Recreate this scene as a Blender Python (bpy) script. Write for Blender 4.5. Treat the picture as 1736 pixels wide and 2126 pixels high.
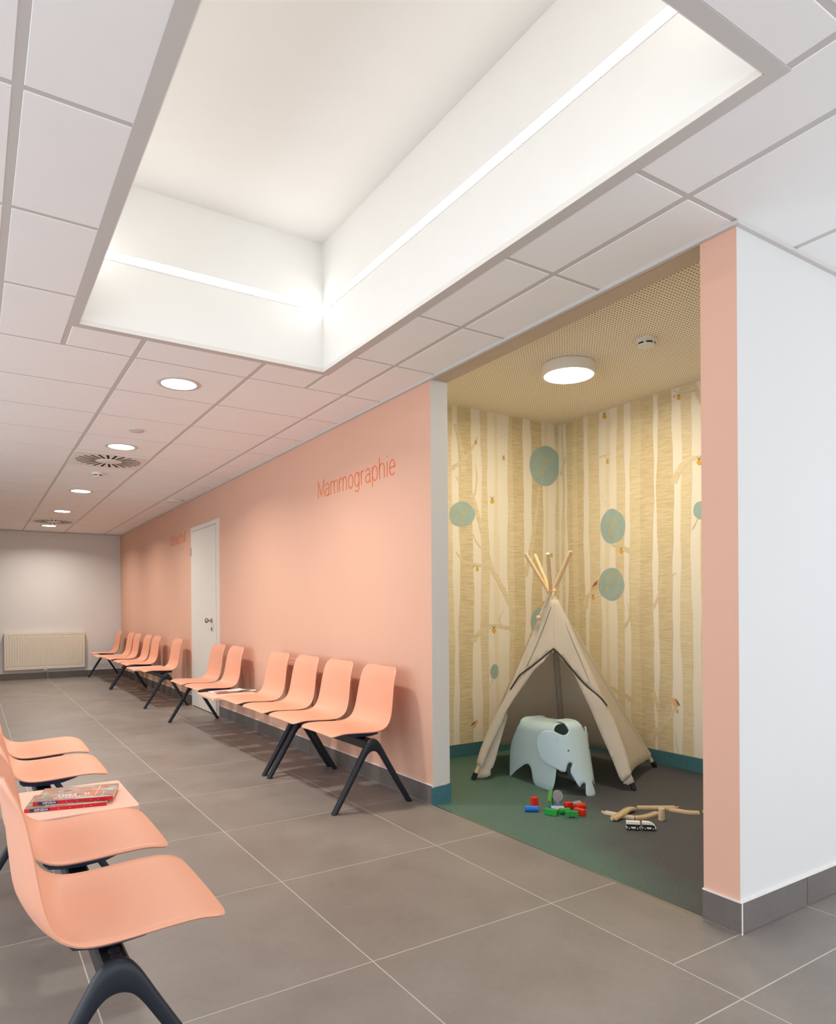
import bpy, bmesh, math, random
import numpy as np
from mathutils import Vector, Matrix
from mathutils.geometry import delaunay_2d_cdt
random.seed(4)
PI = math.pi

# ------------------------------------------------------------------ scene, camera, world, exposure
for o in list(bpy.data.objects):
    bpy.data.objects.remove(o)
scene = bpy.context.scene
C = scene.collection
F_PX, CX, CY = 1433.72, 873.67, 1265.48
YAW, ROLL, PITCH, CAM_H = 0.5777, 0.0068, -0.0018, 1.1532
r0 = Vector((math.cos(YAW), -math.sin(YAW), 0)); f0 = Vector((math.sin(YAW), math.cos(YAW), 0)); z0 = Vector((0, 0, 1))
f1 = f0 * math.cos(PITCH) + z0 * math.sin(PITCH); u1 = z0 * math.cos(PITCH) - f0 * math.sin(PITCH)
CR = r0 * math.cos(ROLL) - u1 * math.sin(ROLL); CU = r0 * math.sin(ROLL) + u1 * math.cos(ROLL)
cam_data = bpy.data.cameras.new('camera'); cam = bpy.data.objects.new('camera', cam_data); C.objects.link(cam)
cam_data.sensor_fit = 'HORIZONTAL'; cam_data.sensor_width = 36.0; cam_data.lens = F_PX / 1736 * 36
cam_data.shift_x = (868 - CX) / 1736; cam_data.shift_y = (CY - 1063) / 1736
cam_data.clip_start = 0.02
M4 = Matrix.Identity(4)
for i in range(3):
    M4[i][0] = CR[i]; M4[i][1] = CU[i]; M4[i][2] = -f1[i]
M4[2][3] = CAM_H
cam.matrix_world = M4
scene.camera = cam

world = bpy.data.worlds.new('world'); scene.world = world; world.use_nodes = True
world.node_tree.nodes['Background'].inputs[0].default_value = (0.92, 0.98, 1.06, 1)
world.node_tree.nodes['Background'].inputs[1].default_value = 1.72
vs = scene.view_settings
vs.view_transform = 'Standard'; vs.look = 'None'; vs.exposure = 0.32; vs.gamma = 1.0; vs.use_curve_mapping = False
DOWN_W, STRIP_E, ALC_W = 16.5, 7.3, 16.5

# ------------------------------------------------------------------ measuring helpers: a sight line met with a plane of the room
def sight(px, py):
    u = px - CX; v = CY - py
    return CR * u + CU * v + f1 * F_PX
def at(px, py, ax, val):
    r = sight(px, py); o = Vector((0, 0, CAM_H))
    return o + r * ((val - o[ax]) / r[ax])
def onplane(px, py, o, n):
    r = sight(px, py); c = Vector((0, 0, CAM_H))
    return c + r * ((Vector(o) - c).dot(n) / r.dot(n))

# ------------------------------------------------------------------ materials
def srgb(r, g, b):
    f = lambda c: (c / 255 / 12.92) if c / 255 <= 0.04045 else ((c / 255 + 0.055) / 1.055) ** 2.4
    return (f(r), f(g), f(b), 1)
class NT:
    def __init__(s, name):
        s.m = bpy.data.materials.new(name); s.m.use_nodes = True; s.t = s.m.node_tree
        s.b = s.t.nodes['Principled BSDF']
    def n(s, typ, **kw):
        nd = s.t.nodes.new(typ)
        for k, v in kw.items(): setattr(nd, k, v)
        return nd
    def l(s, a, b): s.t.links.new(a, b)
    def coord(s, scale=(1, 1, 1), kind='Object'):
        tc = s.n('ShaderNodeTexCoord'); mp = s.n('ShaderNodeMapping'); mp.inputs['Scale'].default_value = scale
        s.l(tc.outputs[kind], mp.inputs[0]); return mp.outputs[0]
    def noise(s, vec, scale, detail=4, rough=0.6):
        nz = s.n('ShaderNodeTexNoise'); nz.inputs['Scale'].default_value = scale; nz.inputs['Detail'].default_value = detail
        nz.inputs['Roughness'].default_value = rough; s.l(vec, nz.inputs['Vector']); return nz.outputs['Fac']
    def ramp(s, fac, stops):
        r = s.n('ShaderNodeValToRGB'); e = r.color_ramp.elements
        e[0].position, e[0].color = stops[0]; e[1].position, e[1].color = stops[-1]
        for p, c in stops[1:-1]:
            x = e.new(p); x.color = c
        s.l(fac, r.inputs[0]); return r.outputs[0]
    def math(s, op, a, b=None):
        m = s.n('ShaderNodeMath', operation=op)
        for i, v in enumerate((a, b)):
            if v is None: continue
            if isinstance(v, (int, float)): m.inputs[i].default_value = v
            else: s.l(v, m.inputs[i])
        return m.outputs[0]
    def mix(s, fac, a, b):
        m = s.n('ShaderNodeMix', data_type='RGBA')
        for i, v in ((0, fac), (6, a), (7, b)):
            if isinstance(v, (int, float, tuple)): m.inputs[i].default_value = v
            else: s.l(v, m.inputs[i])
        return m.outputs[2]
    def bump(s, h, strength=0.1, dist=0.002):
        bp = s.n('ShaderNodeBump'); bp.inputs['Strength'].default_value = strength; bp.inputs['Distance'].default_value = dist
        s.l(h, bp.inputs['Height']); s.l(bp.outputs[0], s.b.inputs['Normal'])
    def base(s, c):
        if isinstance(c, tuple): s.b.inputs['Base Color'].default_value = c
        else: s.l(c, s.b.inputs['Base Color'])
def mul(c, k): return (c[0] * k, c[1] * k, c[2] * k, 1)
def plain(name, col, rough=0.6, var=0.04, scale=6.0, bump=0.0, bscale=200.0, metal=0.0, spec=0.4):
    s = NT(name); v = s.coord(); f = s.noise(v, scale)
    s.base(s.ramp(f, [(0.3, mul(col, 1 - var)), (0.7, mul(col, 1 + var))]))
    s.b.inputs['Roughness'].default_value = rough; s.b.inputs['Metallic'].default_value = metal
    s.b.inputs['Specular IOR Level'].default_value = spec
    if bump: s.bump(s.noise(v, bscale, 2), bump, 0.001)
    return s.m
def glow(name, col, strength):
    s = NT(name); s.b.inputs['Base Color'].default_value = (0.9, 0.9, 0.88, 1)
    s.b.inputs['Emission Color'].default_value = col; s.b.inputs['Emission Strength'].default_value = strength
    return s.m
M = {}
M['pink'] = plain('salmon_wall_paint', srgb(224, 178, 154), 0.75, 0.015, 2.0, 0.08, 260)
M['white'] = plain('white_wall_paint', srgb(217, 215, 212), 0.8, 0.01, 2.0, 0.08, 260)
M['header'] = plain('header_board', srgb(196, 176, 152), 0.7, 0.03, 3.0)
M['ctile'] = plain('ceiling_tile_white', srgb(244, 242, 240), 0.9, 0.015, 3.0, 0.1, 500)
M['cgrid'] = plain('ceiling_grid_metal', srgb(204, 199, 195), 0.55, 0.01)
M['well'] = plain('skylight_well_paint', srgb(241, 240, 236), 0.85, 0.005)
M['grout'] = plain('light_grout', srgb(194, 188, 178), 0.9, 0.05, 30)
M['chair'] = plain('salmon_plastic', srgb(237, 171, 141), 0.5, 0.012, 3.0, 0.03, 900)
M['laminate'] = plain('salmon_laminate', srgb(243, 194, 172), 0.5, 0.01)
M['legs'] = plain('dark_coated_metal', srgb(27, 32, 41), 0.42, 0.05, 40, 0.04, 700)
M['beam'] = plain('black_steel', srgb(34, 33, 34), 0.4, 0.04)
M['navy'] = plain('navy_plastic', srgb(44, 56, 82), 0.5, 0.04)
M['rubber'] = plain('black_rubber', srgb(22, 22, 23), 0.6, 0.05)
M['steel'] = plain('brushed_steel', srgb(176, 168, 160), 0.28, 0.03, 40, metal=1.0)
M['door'] = plain('door_white', srgb(228, 222, 212), 0.45, 0.01)
M['radiator'] = plain('radiator_enamel', srgb(222, 214, 198), 0.4, 0.01)
M['plastic'] = plain('white_plastic', srgb(232, 228, 222), 0.45, 0.01)
M['grey'] = plain('light_grey_plastic', srgb(205, 200, 196), 0.5, 0.01)
M['black'] = plain('dark_slot', srgb(26, 22, 20), 0.8, 0.1)
M['orange'] = plain('orange_vinyl', srgb(236, 112, 58), 0.5, 0.02)
M['teal'] = plain('teal_skirting', srgb(66, 114, 124), 0.7, 0.1, 60, 0.1, 300)
M['woodpole'] = None
M['eleph'] = plain('pale_blue_plastic', srgb(190, 213, 218), 0.45, 0.012, 3, 0.04, 900)
def tile_mat(name, base):
    s = NT(name); v = s.coord((1, 1, 1), 'Generated'); 
    oi = s.n('ShaderNodeObjectInfo'); add = s.n('ShaderNodeVectorMath', operation='ADD'); g = s.n('ShaderNodeNewGeometry')
    sc = s.n('ShaderNodeVectorMath', operation='SCALE'); sc.inputs['Scale'].default_value = 37.0
    cmb = s.n('ShaderNodeCombineXYZ'); s.l(oi.outputs['Random'], cmb.inputs[0]); s.l(oi.outputs['Random'], cmb.inputs[1])
    s.l(cmb.outputs[0], sc.inputs[0]); s.l(g.outputs['Position'], add.inputs[0]); s.l(sc.outputs[0], add.inputs[1])
    n1 = s.noise(add.outputs[0], 2.2, 5, 0.62); n2 = s.noise(add.outputs[0], 38, 4, 0.7)
    f = s.math('ADD', s.math('MULTIPLY', n1, 0.75), s.math('MULTIPLY', n2, 0.25))
    s.base(s.ramp(f, [(0.3, mul(base, 0.80)), (0.5, base), (0.72, mul(base, 1.2))]))
    s.l(s.ramp(n1, [(0.3, (0.36, 0.36, 0.36, 1)), (0.7, (0.5, 0.5, 0.5, 1))]), s.b.inputs['Roughness'])
    s.b.inputs['Specular IOR Level'].default_value = 0.4
    s.bump(n2, 0.06, 0.001); return s.m
M['tile'] = tile_mat('grey_porcelain_tile', srgb(136, 128, 121))
M['skirt'] = tile_mat('grey_skirting_tile', srgb(112, 105, 100))
def lino_mat():
    s = NT('marbled_linoleum'); v = s.coord(); sep = s.n('ShaderNodeSeparateXYZ'); s.l(v, sep.inputs[0])
    n = s.noise(v, 1.1, 3); n2 = s.noise(v, 70, 4, 0.7)
    # colour runs from green next to the corridor to grey towards the rear right corner
    g = s.math('ADD', s.math('MULTIPLY', s.math('SUBTRACT', 3.35, sep.outputs[1]), 0.55), s.math('MULTIPLY', s.math('SUBTRACT', sep.outputs[0], 2.75), 0.8))
    g = s.math('ADD', g, s.math('MULTIPLY', s.math('SUBTRACT', n, 0.5), 0.9))
    base = s.ramp(g, [(0.25, srgb(78, 108, 97)), (0.62, srgb(68, 70, 77))])
    fl = s.ramp(n2, [(0.35, (0.8, 0.8, 0.8, 1)), (0.65, (1.18, 1.18, 1.18, 1))])
    mm = s.n('ShaderNodeMix', data_type='RGBA', blend_type='MULTIPLY'); mm.inputs[0].default_value = 1
    s.l(base, mm.inputs[6]); s.l(fl, mm.inputs[7]); s.base(mm.outputs[2])
    s.b.inputs['Roughness'].default_value = 0.6; return s.m
M['lino'] = lino_mat()
def perf_mat():
    s = NT('perforated_board'); v = s.coord(); sep = s.n('ShaderNodeSeparateXYZ'); s.l(v, sep.inputs[0])
    P = 0.0205
    d = []
    for k in (0, 1):
        a = s.math('DIVIDE', sep.outputs[k], P); fr = s.math('SUBTRACT', s.math('FRACT', a), 0.5); d.append(s.math('MULTIPLY', fr, fr))
    rr = s.math('SQRT', s.math('ADD', d[0], d[1]))
    hole = s.math('LESS_THAN', rr, 0.22)
    s.base(s.mix(hole, srgb(250, 238, 220), srgb(104, 80, 56)))
    s.b.inputs['Roughness'].default_value = 0.85; return s.m
M['perf'] = perf_mat()
def wood_mat(name, a, b, sc=(30, 30, 3)):
    s = NT(name); v = s.coord(sc); f = s.noise(v, 3, 4)
    s.base(s.ramp(f, [(0.3, a), (0.7, b)])); s.b.inputs['Roughness'].default_value = 0.55; return s.m
M['pole'] = wood_mat('beech_pole', srgb(226, 192, 146), srgb(242, 216, 174))
M['track'] = wood_mat('beech_track', srgb(196, 168, 132), srgb(222, 198, 162), (60, 60, 8))
def canvas_mat():
    s = NT('beige_canvas'); v = s.coord(); 
    w = s.n('ShaderNodeTexWave'); w.inputs['Scale'].default_value = 160; w.inputs['Distortion'].default_value = 1.5; s.l(v, w.inputs[0])
    n = s.noise(v, 5, 4); n2 = s.noise(v, 260, 2)
    s.base(s.ramp(s.math('ADD', s.math('MULTIPLY', n, 0.7), s.math('MULTIPLY', n2, 0.3)), [(0.3, srgb(218, 206, 188)), (0.7, srgb(236, 226, 211))]))
    s.b.inputs['Roughness'].default_value = 0.9
    s.bump(s.math('ADD', n2, s.noise(v, 16, 3)), 0.35, 0.004)
    tr = s.n('ShaderNodeBsdfTranslucent'); tr.inputs[0].default_value = srgb(236, 230, 222); ms = s.n('ShaderNodeMixShader'); ms.inputs[0].default_value = 0.33
    out = s.t.nodes['Material Output']; s.l(s.b.outputs[0], ms.inputs[1]); s.l(tr.outputs[0], ms.inputs[2]); s.l(ms.outputs[0], out.inputs[0])
    return s.m
M['canvas'] = canvas_mat()
def bark_mat(name, lo, hi):
    s = NT(name); v = s.coord((5, 5, 88)); n = s.noise(v, 2.2, 3, 0.6)
    v2 = s.coord(); n2 = s.noise(v2, 3.0, 3)
    f = s.math('ADD', s.math('MULTIPLY', n, 0.8), s.math('MULTIPLY', n2, 0.2))
    s.base(s.ramp(f, [(0.38, lo), (0.60, hi)])); s.b.inputs['Roughness'].default_value = 0.8; return s.m
M['paper'] = plain('cream_wallpaper', srgb(236, 229, 214), 0.8, 0.015, 2)
M['bark_dark'] = bark_mat('bark_print_dark', srgb(200, 182, 144), srgb(222, 207, 172))
M['bark_mid'] = bark_mat('bark_print_mid', srgb(212, 196, 160), srgb(228, 214, 182))
M['bark_faint'] = bark_mat('bark_print_faint', srgb(228, 215, 188), srgb(235, 223, 200))
M['blueprint'] = plain('blue_crown_print', srgb(160, 182, 178), 0.8, 0.07, 14)
M['yellow'] = plain('yellow_fruit_print', srgb(224, 172, 58), 0.8, 0.03)
M['inkgrey'] = plain('grey_ink_print', srgb(110, 112, 116), 0.8, 0.03)
M['peach'] = plain('peach_bird_print', srgb(232, 178, 134), 0.8, 0.03)
M['brown'] = plain('brown_wing_print', srgb(140, 118, 98), 0.8, 0.03)
M['red'] = plain('red_lacquer', srgb(214, 44, 18), 0.4, 0.02)
M['blue'] = plain('blue_lacquer', srgb(22, 108, 206), 0.4, 0.02)
M['green'] = plain('green_lacquer', srgb(30, 150, 62), 0.4, 0.02)
M['tgrey'] = plain('grey_lacquer', srgb(158, 152, 152), 0.45, 0.03)
M['tlight'] = plain('pale_grey_lacquer', srgb(196, 191, 193), 0.45, 0.03)
M['tgreen'] = plain('leaf_green_lacquer', srgb(76, 156, 62), 0.45, 0.02)
M['paperwhite'] = plain('paper_white', srgb(236, 230, 224), 0.6, 0.02)
M['magred'] = plain('magazine_red', srgb(206, 26, 44), 0.35, 0.03)
M['navyink'] = plain('navy_ink', srgb(40, 46, 92), 0.4, 0.03)
M['lamp'] = glow('downlight_glow', (1.0, 0.95, 0.86, 1), 7.0)
M['strip'] = glow('led_strip_glow', (1.0, 0.988, 0.962, 1), STRIP_E)
M['lamp2'] = glow('round_lamp_glow', (1.0, 0.90, 0.70, 1), 6.0)

# ------------------------------------------------------------------ mesh helpers
class MB:
    def __init__(s): s.v = []; s.f = []; s.mi = []
    def face(s, idx, mi=0): s.f.append(tuple(idx)); s.mi.append(mi)
    def pts(s, P):
        k = len(s.v); s.v += [tuple(p) for p in P]; return k
    def box(s, x0, y0, z0_, x1, y1, z1, mi=0):
        k = s.pts([(x0, y0, z0_), (x1, y0, z0_), (x1, y1, z0_), (x0, y1, z0_), (x0, y0, z1), (x1, y0, z1), (x1, y1, z1), (x0, y1, z1)])
        for f in ((3, 2, 1, 0), (4, 5, 6, 7), (0, 1, 5, 4), (1, 2, 6, 5), (2, 3, 7, 6), (3, 0, 4, 7)): s.face([k + i for i in f], mi)
        return s
    def cbox(s, x0, y0, z0_, x1, y1, z1, c=0.003, mi=0):
        """box with its four upper (and lower) edges chamfered"""
        P = []
        for z, i in ((z0_, c), (z0_ + c, 0), (z1 - c, 0), (z1, c)):
            P += [(x0 + i, y0 + i, z), (x1 - i, y0 + i, z), (x1 - i, y1 - i, z), (x0 + i, y1 - i, z)]
        k = s.pts(P); s.face((k + 3, k + 2, k + 1, k), mi); s.face((k + 12, k + 13, k + 14, k + 15), mi)
        for r in range(3):
            for i in range(4):
                j = (i + 1) % 4; s.face((k + 4 * r + i, k + 4 * r + j, k + 4 * r + 4 + j, k + 4 * r + 4 + i), mi)
        return s
    def ring(s, rows, close=True, mi=0, caps=True):
        """rows of equal length joined into a tube"""
        n = len(rows[0]); ks = [s.pts(r) for r in rows]
        for a, b in zip(ks, ks[1:]):
            for i in range(n if close else n - 1):
                j = (i + 1) % n; s.face((a + i, a + j, b + j, b + i), mi)
        if caps:
            s.face([ks[0] + i for i in reversed(range(n))], mi); s.face([ks[-1] + i for i in range(n)], mi)
        return s
    def tube(s, path, rad, n=10, mi=0, caps=True):
        P = [Vector(p) for p in path]; rows = []; up = None
        for i, p in enumerate(P):
            t = (P[min(i + 1, len(P) - 1)] - P[max(i - 1, 0)]).normalized()
            if up is None:
                up = Vector((0, 0, 1)) if abs(t.z) < 0.9 else Vector((1, 0, 0))
            a = t.cross(up).normalized(); b = a.cross(t).normalized(); up = b
            r = rad[i] if isinstance(rad, (list, tuple)) else rad
            rows.append([p + a * (r * math.cos(2 * PI * k / n)) + b * (r * math.sin(2 * PI * k / n)) for k in range(n)])
        return s.ring(rows, True, mi, caps)
    def lathe(s, prof, o=(0, 0, 0), n=32, mi=0, flip=False):
        """profile of (radius, z) turned about z"""
        rows = [[(o[0] + r * math.cos(2 * PI * k / n), o[1] + r * math.sin(2 * PI * k / n), o[2] + z) for k in range(n)] for r, z in prof]
        return s.ring(rows, True, mi, True)
    def prism(s, poly, o, eu, ev, en, d, mi=0):
        o = Vector(o); eu = Vector(eu); ev = Vector(ev); en = Vector(en); n = len(poly)
        a = s.pts([o + eu * p[0] + ev * p[1] for p in poly]); b = s.pts([o + eu * p[0] + ev * p[1] + en * d for p in poly])
        s.face([a + i for i in reversed(range(n))], mi); s.face([b + i for i in range(n)], mi)
        for i in range(n):
            j = (i + 1) % n; s.face((a + i, a + j, b + j, b + i), mi)
        return s
    def mesh(s, name, mats, smooth=None):
        me = bpy.data.meshes.new(name); me.from_pydata(s.v, [], s.f)
        mats = mats if isinstance(mats, (list, tuple)) else [mats]
        for m in mats: me.materials.append(m)
        for p, i in zip(me.polygons, s.mi): p.material_index = i
        bm = bmesh.new(); bm.from_mesh(me); bmesh.ops.recalc_face_normals(bm, faces=bm.faces); bm.to_mesh(me); bm.free()
        if smooth is not None:
            me.polygons.foreach_set('use_smooth', [True] * len(me.polygons))
            me.set_sharp_from_angle(angle=math.radians(smooth))
        me.update(); return me
    def obj(s, name, mats, parent=None, smooth=None): return link(name, s.mesh(name, mats, smooth), parent)
def link(name, me, parent=None, loc=None, rot=None):
    o = bpy.data.objects.new(name, me); C.objects.link(o)
    if parent: o.parent = parent
    if loc is not None: o.location = loc
    if rot is not None: o.rotation_euler = rot
    return o
def tag(o, label, cat, group=None):
    o['label'] = label; o['category'] = cat
    if group: o['group'] = group
    return o
def thing(name, label, cat, loc=(0, 0, 0), rot=(0, 0, 0), group=None):
    o = link(name, None, None, loc, rot); o.empty_display_size = 0.1
    return tag(o, label, cat, group)
def structure(o): o['kind'] = 'structure'; return o
def copy_tree(o, parent=None):
    c = o.copy(); C.objects.link(c); c.parent = parent
    for ch in list(o.children): copy_tree(ch, c)
    return c
def spline(pts, n):
    """Catmull-Rom through 2-D/3-D points, n samples per span"""
    P = [np.array(p, float) for p in pts]; P = [2 * P[0] - P[1]] + P + [2 * P[-1] - P[-2]]; out = []
    for i in range(1, len(P) - 2):
        for k in range(n):
            t = k / n; a, b, c, d = P[i - 1], P[i], P[i + 1], P[i + 2]
            out.append(0.5 * ((2 * b) + (c - a) * t + (2 * a - 5 * b + 4 * c - d) * t * t + (3 * b - a - 3 * c + d) * t ** 3))
    out.append(P[-2]); return out
def sheet(mb, G, th, mi=0):
    """closed thin shell from a grid of points G[i][j]; rim slightly rounded"""
    G = np.array(G, float); n, m, _ = G.shape
    du = np.gradient(G, axis=0); dv = np.gradient(G, axis=1); N = np.cross(du, dv); N /= np.linalg.norm(N, axis=2, keepdims=True) + 1e-12
    top = G + N * th / 2; bot = G - N * th / 2
    kt = mb.pts(top.reshape(-1, 3)); kb = mb.pts(bot.reshape(-1, 3))
    for i in range(n - 1):
        for j in range(m - 1):
            a = i * m + j; q = (a, a + m, a + m + 1, a + 1)
            mb.face([kt + x for x in q], mi); mb.face([kb + x for x in reversed(q)], mi)
    loop = [(0, j) for j in range(m)] + [(i, m - 1) for i in range(1, n)] + [(n - 1, j) for j in range(m - 2, -1, -1)] + [(i, 0) for i in range(n - 2, 0, -1)]
    L = len(loop); mid = []
    cen = G.reshape(-1, 3)
    for idx, (i, j) in enumerate(loop):
        p = G[i, j]; a = G[loop[idx - 1]]; b = G[loop[(idx + 1) % L]]
        t = b - a; o = np.cross(t, N[i, j]); o /= np.linalg.norm(o) + 1e-12
        inner = G[min(max(i, 1), n - 2), min(max(j, 1), m - 2)]
        if np.dot(o, p - inner) < 0: o = -o
        mid.append(p + o * th * 0.45)
    km = mb.pts(mid)
    for idx in range(L):
        i, j = loop[idx]; i2, j2 = loop[(idx + 1) % L]; a = i * m + j; b = i2 * m + j2; c = km + idx; d = km + (idx + 1) % L
        mb.face((kt + a, kt + b, d, c), mi); mb.face((c, d, kb + b, kb + a), mi)
    return mb
def cdt(outline, step):
    """triangulate a 2-D outline with interior points; returns points, tris"""
    P = [Vector((float(p[0]), float(p[1]))) for p in outline]; n = len(P)
    xs = [p.x for p in P]; ys = [p.y for p in P]
    def inside(x, y):
        c = False
        for i in range(n):
            a, b = P[i], P[i - 1]
            if (a.y > y) != (b.y > y) and x < (b.x - a.x) * (y - a.y) / (b.y - a.y) + a.x: c = not c
        return c
    extra = []
    y = min(ys) + step / 2; r = 0
    while y < max(ys):
        x = min(xs) + step / 2 + (step / 2 if r % 2 else 0)
        while x < max(xs):
            if inside(x, y) and min(((p.x - x) ** 2 + (p.y - y) ** 2) for p in P) > (step * 0.55) ** 2: extra.append(Vector((x, y)))
            x += step
        y += step * 0.87; r += 1
    res = delaunay_2d_cdt(P + extra, [(i, (i + 1) % n) for i in range(n)], [], 1, 1e-6)
    return [(v.x, v.y) for v in res[0]], [tuple(f) for f in res[2]]

# ------------------------------------------------------------------ room measures
XW, YF, XL, YB, XR = 2.262, 13.35, -1.9, -2.4, 5.2      # pink wall, far wall, unseen left wall, open rear edge, right edge
YP = 1.423                                             # white wall beside the alcove
AY0, AY1, AX, AYL, AZ = 1.568, 3.352, 4.23, 4.31, 2.712  # alcove opening, rear wall, side wall, ceiling
WT = 0.122
H = 2.5

# ------------------------------------------------------------------ floor
def clip(r, R):
    a = (max(r[0], R[0]), max(r[1], R[1]), min(r[2], R[2]), min(r[3], R[3]))
    return a if a[2] - a[0] > 0.02 and a[3] - a[1] > 0.02 else None
def cells(xs, ys, regions, hole=None):
    out = []
    for x0, x1 in zip(xs, xs[1:]):
        for y0, y1 in zip(ys, ys[1:]):
            for R in regions:
                c = clip((x0, y0, x1, y1), R)
                if not c: continue
                if hole and clip(c, hole):
                    a = c
                    for piece in ((a[0], a[1], min(a[2], hole[0]), a[3]), (max(a[0], hole[2]), a[1], a[2], a[3]),
                                  (max(a[0], hole[0]), a[1], min(a[2], hole[2]), min(a[3], hole[1])), (max(a[0], hole[0]), max(a[1], hole[3]), min(a[2], hole[2]), a[3])):
                        if piece[2] - piece[0] > 0.02 and piece[3] - piece[1] > 0.02: out.append(piece)
                else: out.append(c)
    return out
REG = [(XL, YB, XW, YF), (XW, YB, XR, YP)]
GP = 0.7944
fx = [1.0945 + GP * k for k in range(-5, 7)]; fy = [1.1855 + GP * k for k in range(-6, 18)]
mb = MB()
for R in REG: mb.box(R[0], R[1], -0.12, R[2], R[3], -0.0004)
floor = structure(mb.obj('floor', M['grout']))
_cache = {}
def tile_obj(name, r, gap, z_lo, z_hi, mat, parent, cham):
    w, d = round(r[2] - r[0] - gap, 3), round(r[3] - r[1] - gap, 3); key = (name, w, d)
    if key not in _cache: _cache[key] = MB().cbox(-w / 2, -d / 2, z_lo, w / 2, d / 2, z_hi, cham).mesh(name, mat)
    return link(name, _cache[key], parent, ((r[0] + r[2]) / 2, (r[1] + r[3]) / 2, 0))
def floor_rects():
    out = []
    for c in cells(fx, fy, [(XL, YB, XW, YF), (XW, YB, XR, YP)]): out.append(c)
    # the row in front of the pillar is one tile across the corner line
    res = []
    x0 = 1.0945 + GP; y0 = 1.1855; y1 = y0 + GP
    for c in out:
        if abs(c[0] - x0) < 1e-3 and abs(c[1] - y0) < 1e-3 and c[2] < XW + 1e-3:
            res.append((c[0], YP, XW, c[3])); continue
        if abs(c[0] - XW) < 1e-3 and c[1] < YP:
            res.append((x0, c[1], c[2], c[3]) if True else c); continue
        if abs(c[0] - x0) < 1e-3 and c[2] < XW + 1e-3 and c[1] < YP - 0.01: continue
        res.append(c)
    return res
for r in floor_rects(): tile_obj('floor_tile', r, 0.0042, -0.01, 0.0, M['tile'], floor, 0.0004)
mb = MB(); mb.box(XW, AY0, -0.1, AX, AY1, 0.0005); mb.box(XW + WT, AY1, -0.1, AX, AYL, 0.0005)
floor_alc = structure(mb.obj('floor_alcove', M['lino']))
structure(MB().box(XW - 0.004, AY0, -0.02, XW + 0.004, AY1, 0.0015).obj('trim_1', M['steel']))

# ------------------------------------------------------------------ walls
mb = MB(); mb.box(XW, AY1, 0, XW + WT, YF, 2.78); mb.mi = [0, 0, 1, 2, 0, 0]
structure(mb.obj('wall_corridor', [M['pink'], M['white'], M['paper']]))
mb = MB(); mb.box(XW, AY0, 2.492, XW + 0.118, AY1, 2.78)
structure(mb.obj('wall_header', M['header']))
mb = MB(); mb.box(XW, YP, 0, XR, AY0, 2.78); mb.mi = [0, 0, 0, 0, 2, 1]
structure(mb.obj('wall_right', [M['white'], M['pink'], M['paper']]))
structure(MB().box(XL - 0.1, YF, 0, XW + WT, YF + 0.12, 2.6).obj('wall_far', M['white']))
mb = MB(); mb.box(XL - 0.1, YB, 2.42, XL, YF, 2.6)  # unseen side; openings added to light the room, solid part darkens the far end
mb.box(XL - 0.1, 7.2, 0, XL, YF, 2.42)
for k in range(4): mb.box(XL - 0.1, YB + k * 2.6, 0, XL, YB + k * 2.6 + 0.1, 2.42)
structure(mb.obj('wall_left_unseen', M['white']))
wall_ab = structure(MB().box(AX, AY0, 0, AX + 0.1, AYL + 0.1, 2.8).obj('wall_alcove_rear', M['paper']))
wall_as = structure(MB().box(XW + WT, AYL, 0, AX, AYL + 0.1, 2.8).obj('wall_alcove_side', M['paper']))
structure(MB().box(XW + WT, AY0, AZ, AX, AYL, AZ + 0.03).obj('ceiling_alcove', M['perf']))

# skirting of tile pieces with pale joints
def skirting(side, axis, pos, a, b, sgn, mat=None, h_=0.112, starts=None):
    """axis: coordinate that is fixed ('x' or 'y'); sgn: direction in which the skirting stands proud"""
    def bx(mb, p0, p1, s0, s1, z0_, z1, c=None):
        lo, hi = sorted((p0, p1))
        args = (lo, s0, z0_, hi, s1, z1) if axis == 'x' else (s0, lo, z0_, s1, hi, z1)
        return mb.box(*args) if c is None else mb.cbox(*args, c)
    o = structure(bx(bx(MB(), pos, pos + sgn * 0.006, a, b, 0, h_ - 0.001), pos, pos + sgn * 0.010, a, b, h_ - 0.001, h_ + 0.0035).obj('baseboard_' + side, M['paperwhite']))
    s = starts if starts is not None else a; ed = [a]
    while s < b - 0.02:
        if s > a + 0.02: ed.append(s)
        s += GP
    ed.append(b)
    for p, q in zip(ed, ed[1:]):
        bx(MB(), pos, pos + sgn * 0.011, p + 0.002, q - 0.002, 0.003, h_ - 0.001, 0.001).obj('skirting_tile', mat or M['skirt'], o)
    return o
skirting('corridor_near', 'x', XW, AY1, 7.452, -1, starts=3.49)
skirting('corridor_far', 'x', XW, 8.535, YF, -1, starts=1.1855 + GP * 10)
skirting('pillar', 'x', XW, YP - 0.01, AY0, -1)
skirting('right', 'y', YP, XW, XR, -1, starts=1.0945 + 2 * GP)
skirting('far', 'y', YF, XL, XW - 0.011, -1, starts=1.0945 - 4 * GP)
def band(side, x0, y0, x1, y1, h_):
    return structure(MB().cbox(x0, y0, 0, x1, y1, h_, 0.001).obj('baseboard_' + side, M['teal']))
band('alcove_rear', AX - 0.006, AY0, AX, AYL, 0.1)
band('alcove_side', XW + WT, AYL - 0.006, AX - 0.006, AYL, 0.1)
mb = MB(); poly = [(XW - 0.008, 0.0), (XW + WT + 0.006, 0.0), (XW + WT + 0.006, 0.112), (XW + 0.105, 0.111), (XW + 0.1, 0.107), (XW + 0.06, 0.106), (XW + 0.02, 0.103), (XW - 0.008, 0.101)]
mb.prism(poly, (0, AY1, 0), (1, 0, 0), (0, 0, 1), (0, -1, 0), 0.006)
structure(mb.obj('baseboard_nib', M['teal']))

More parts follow.
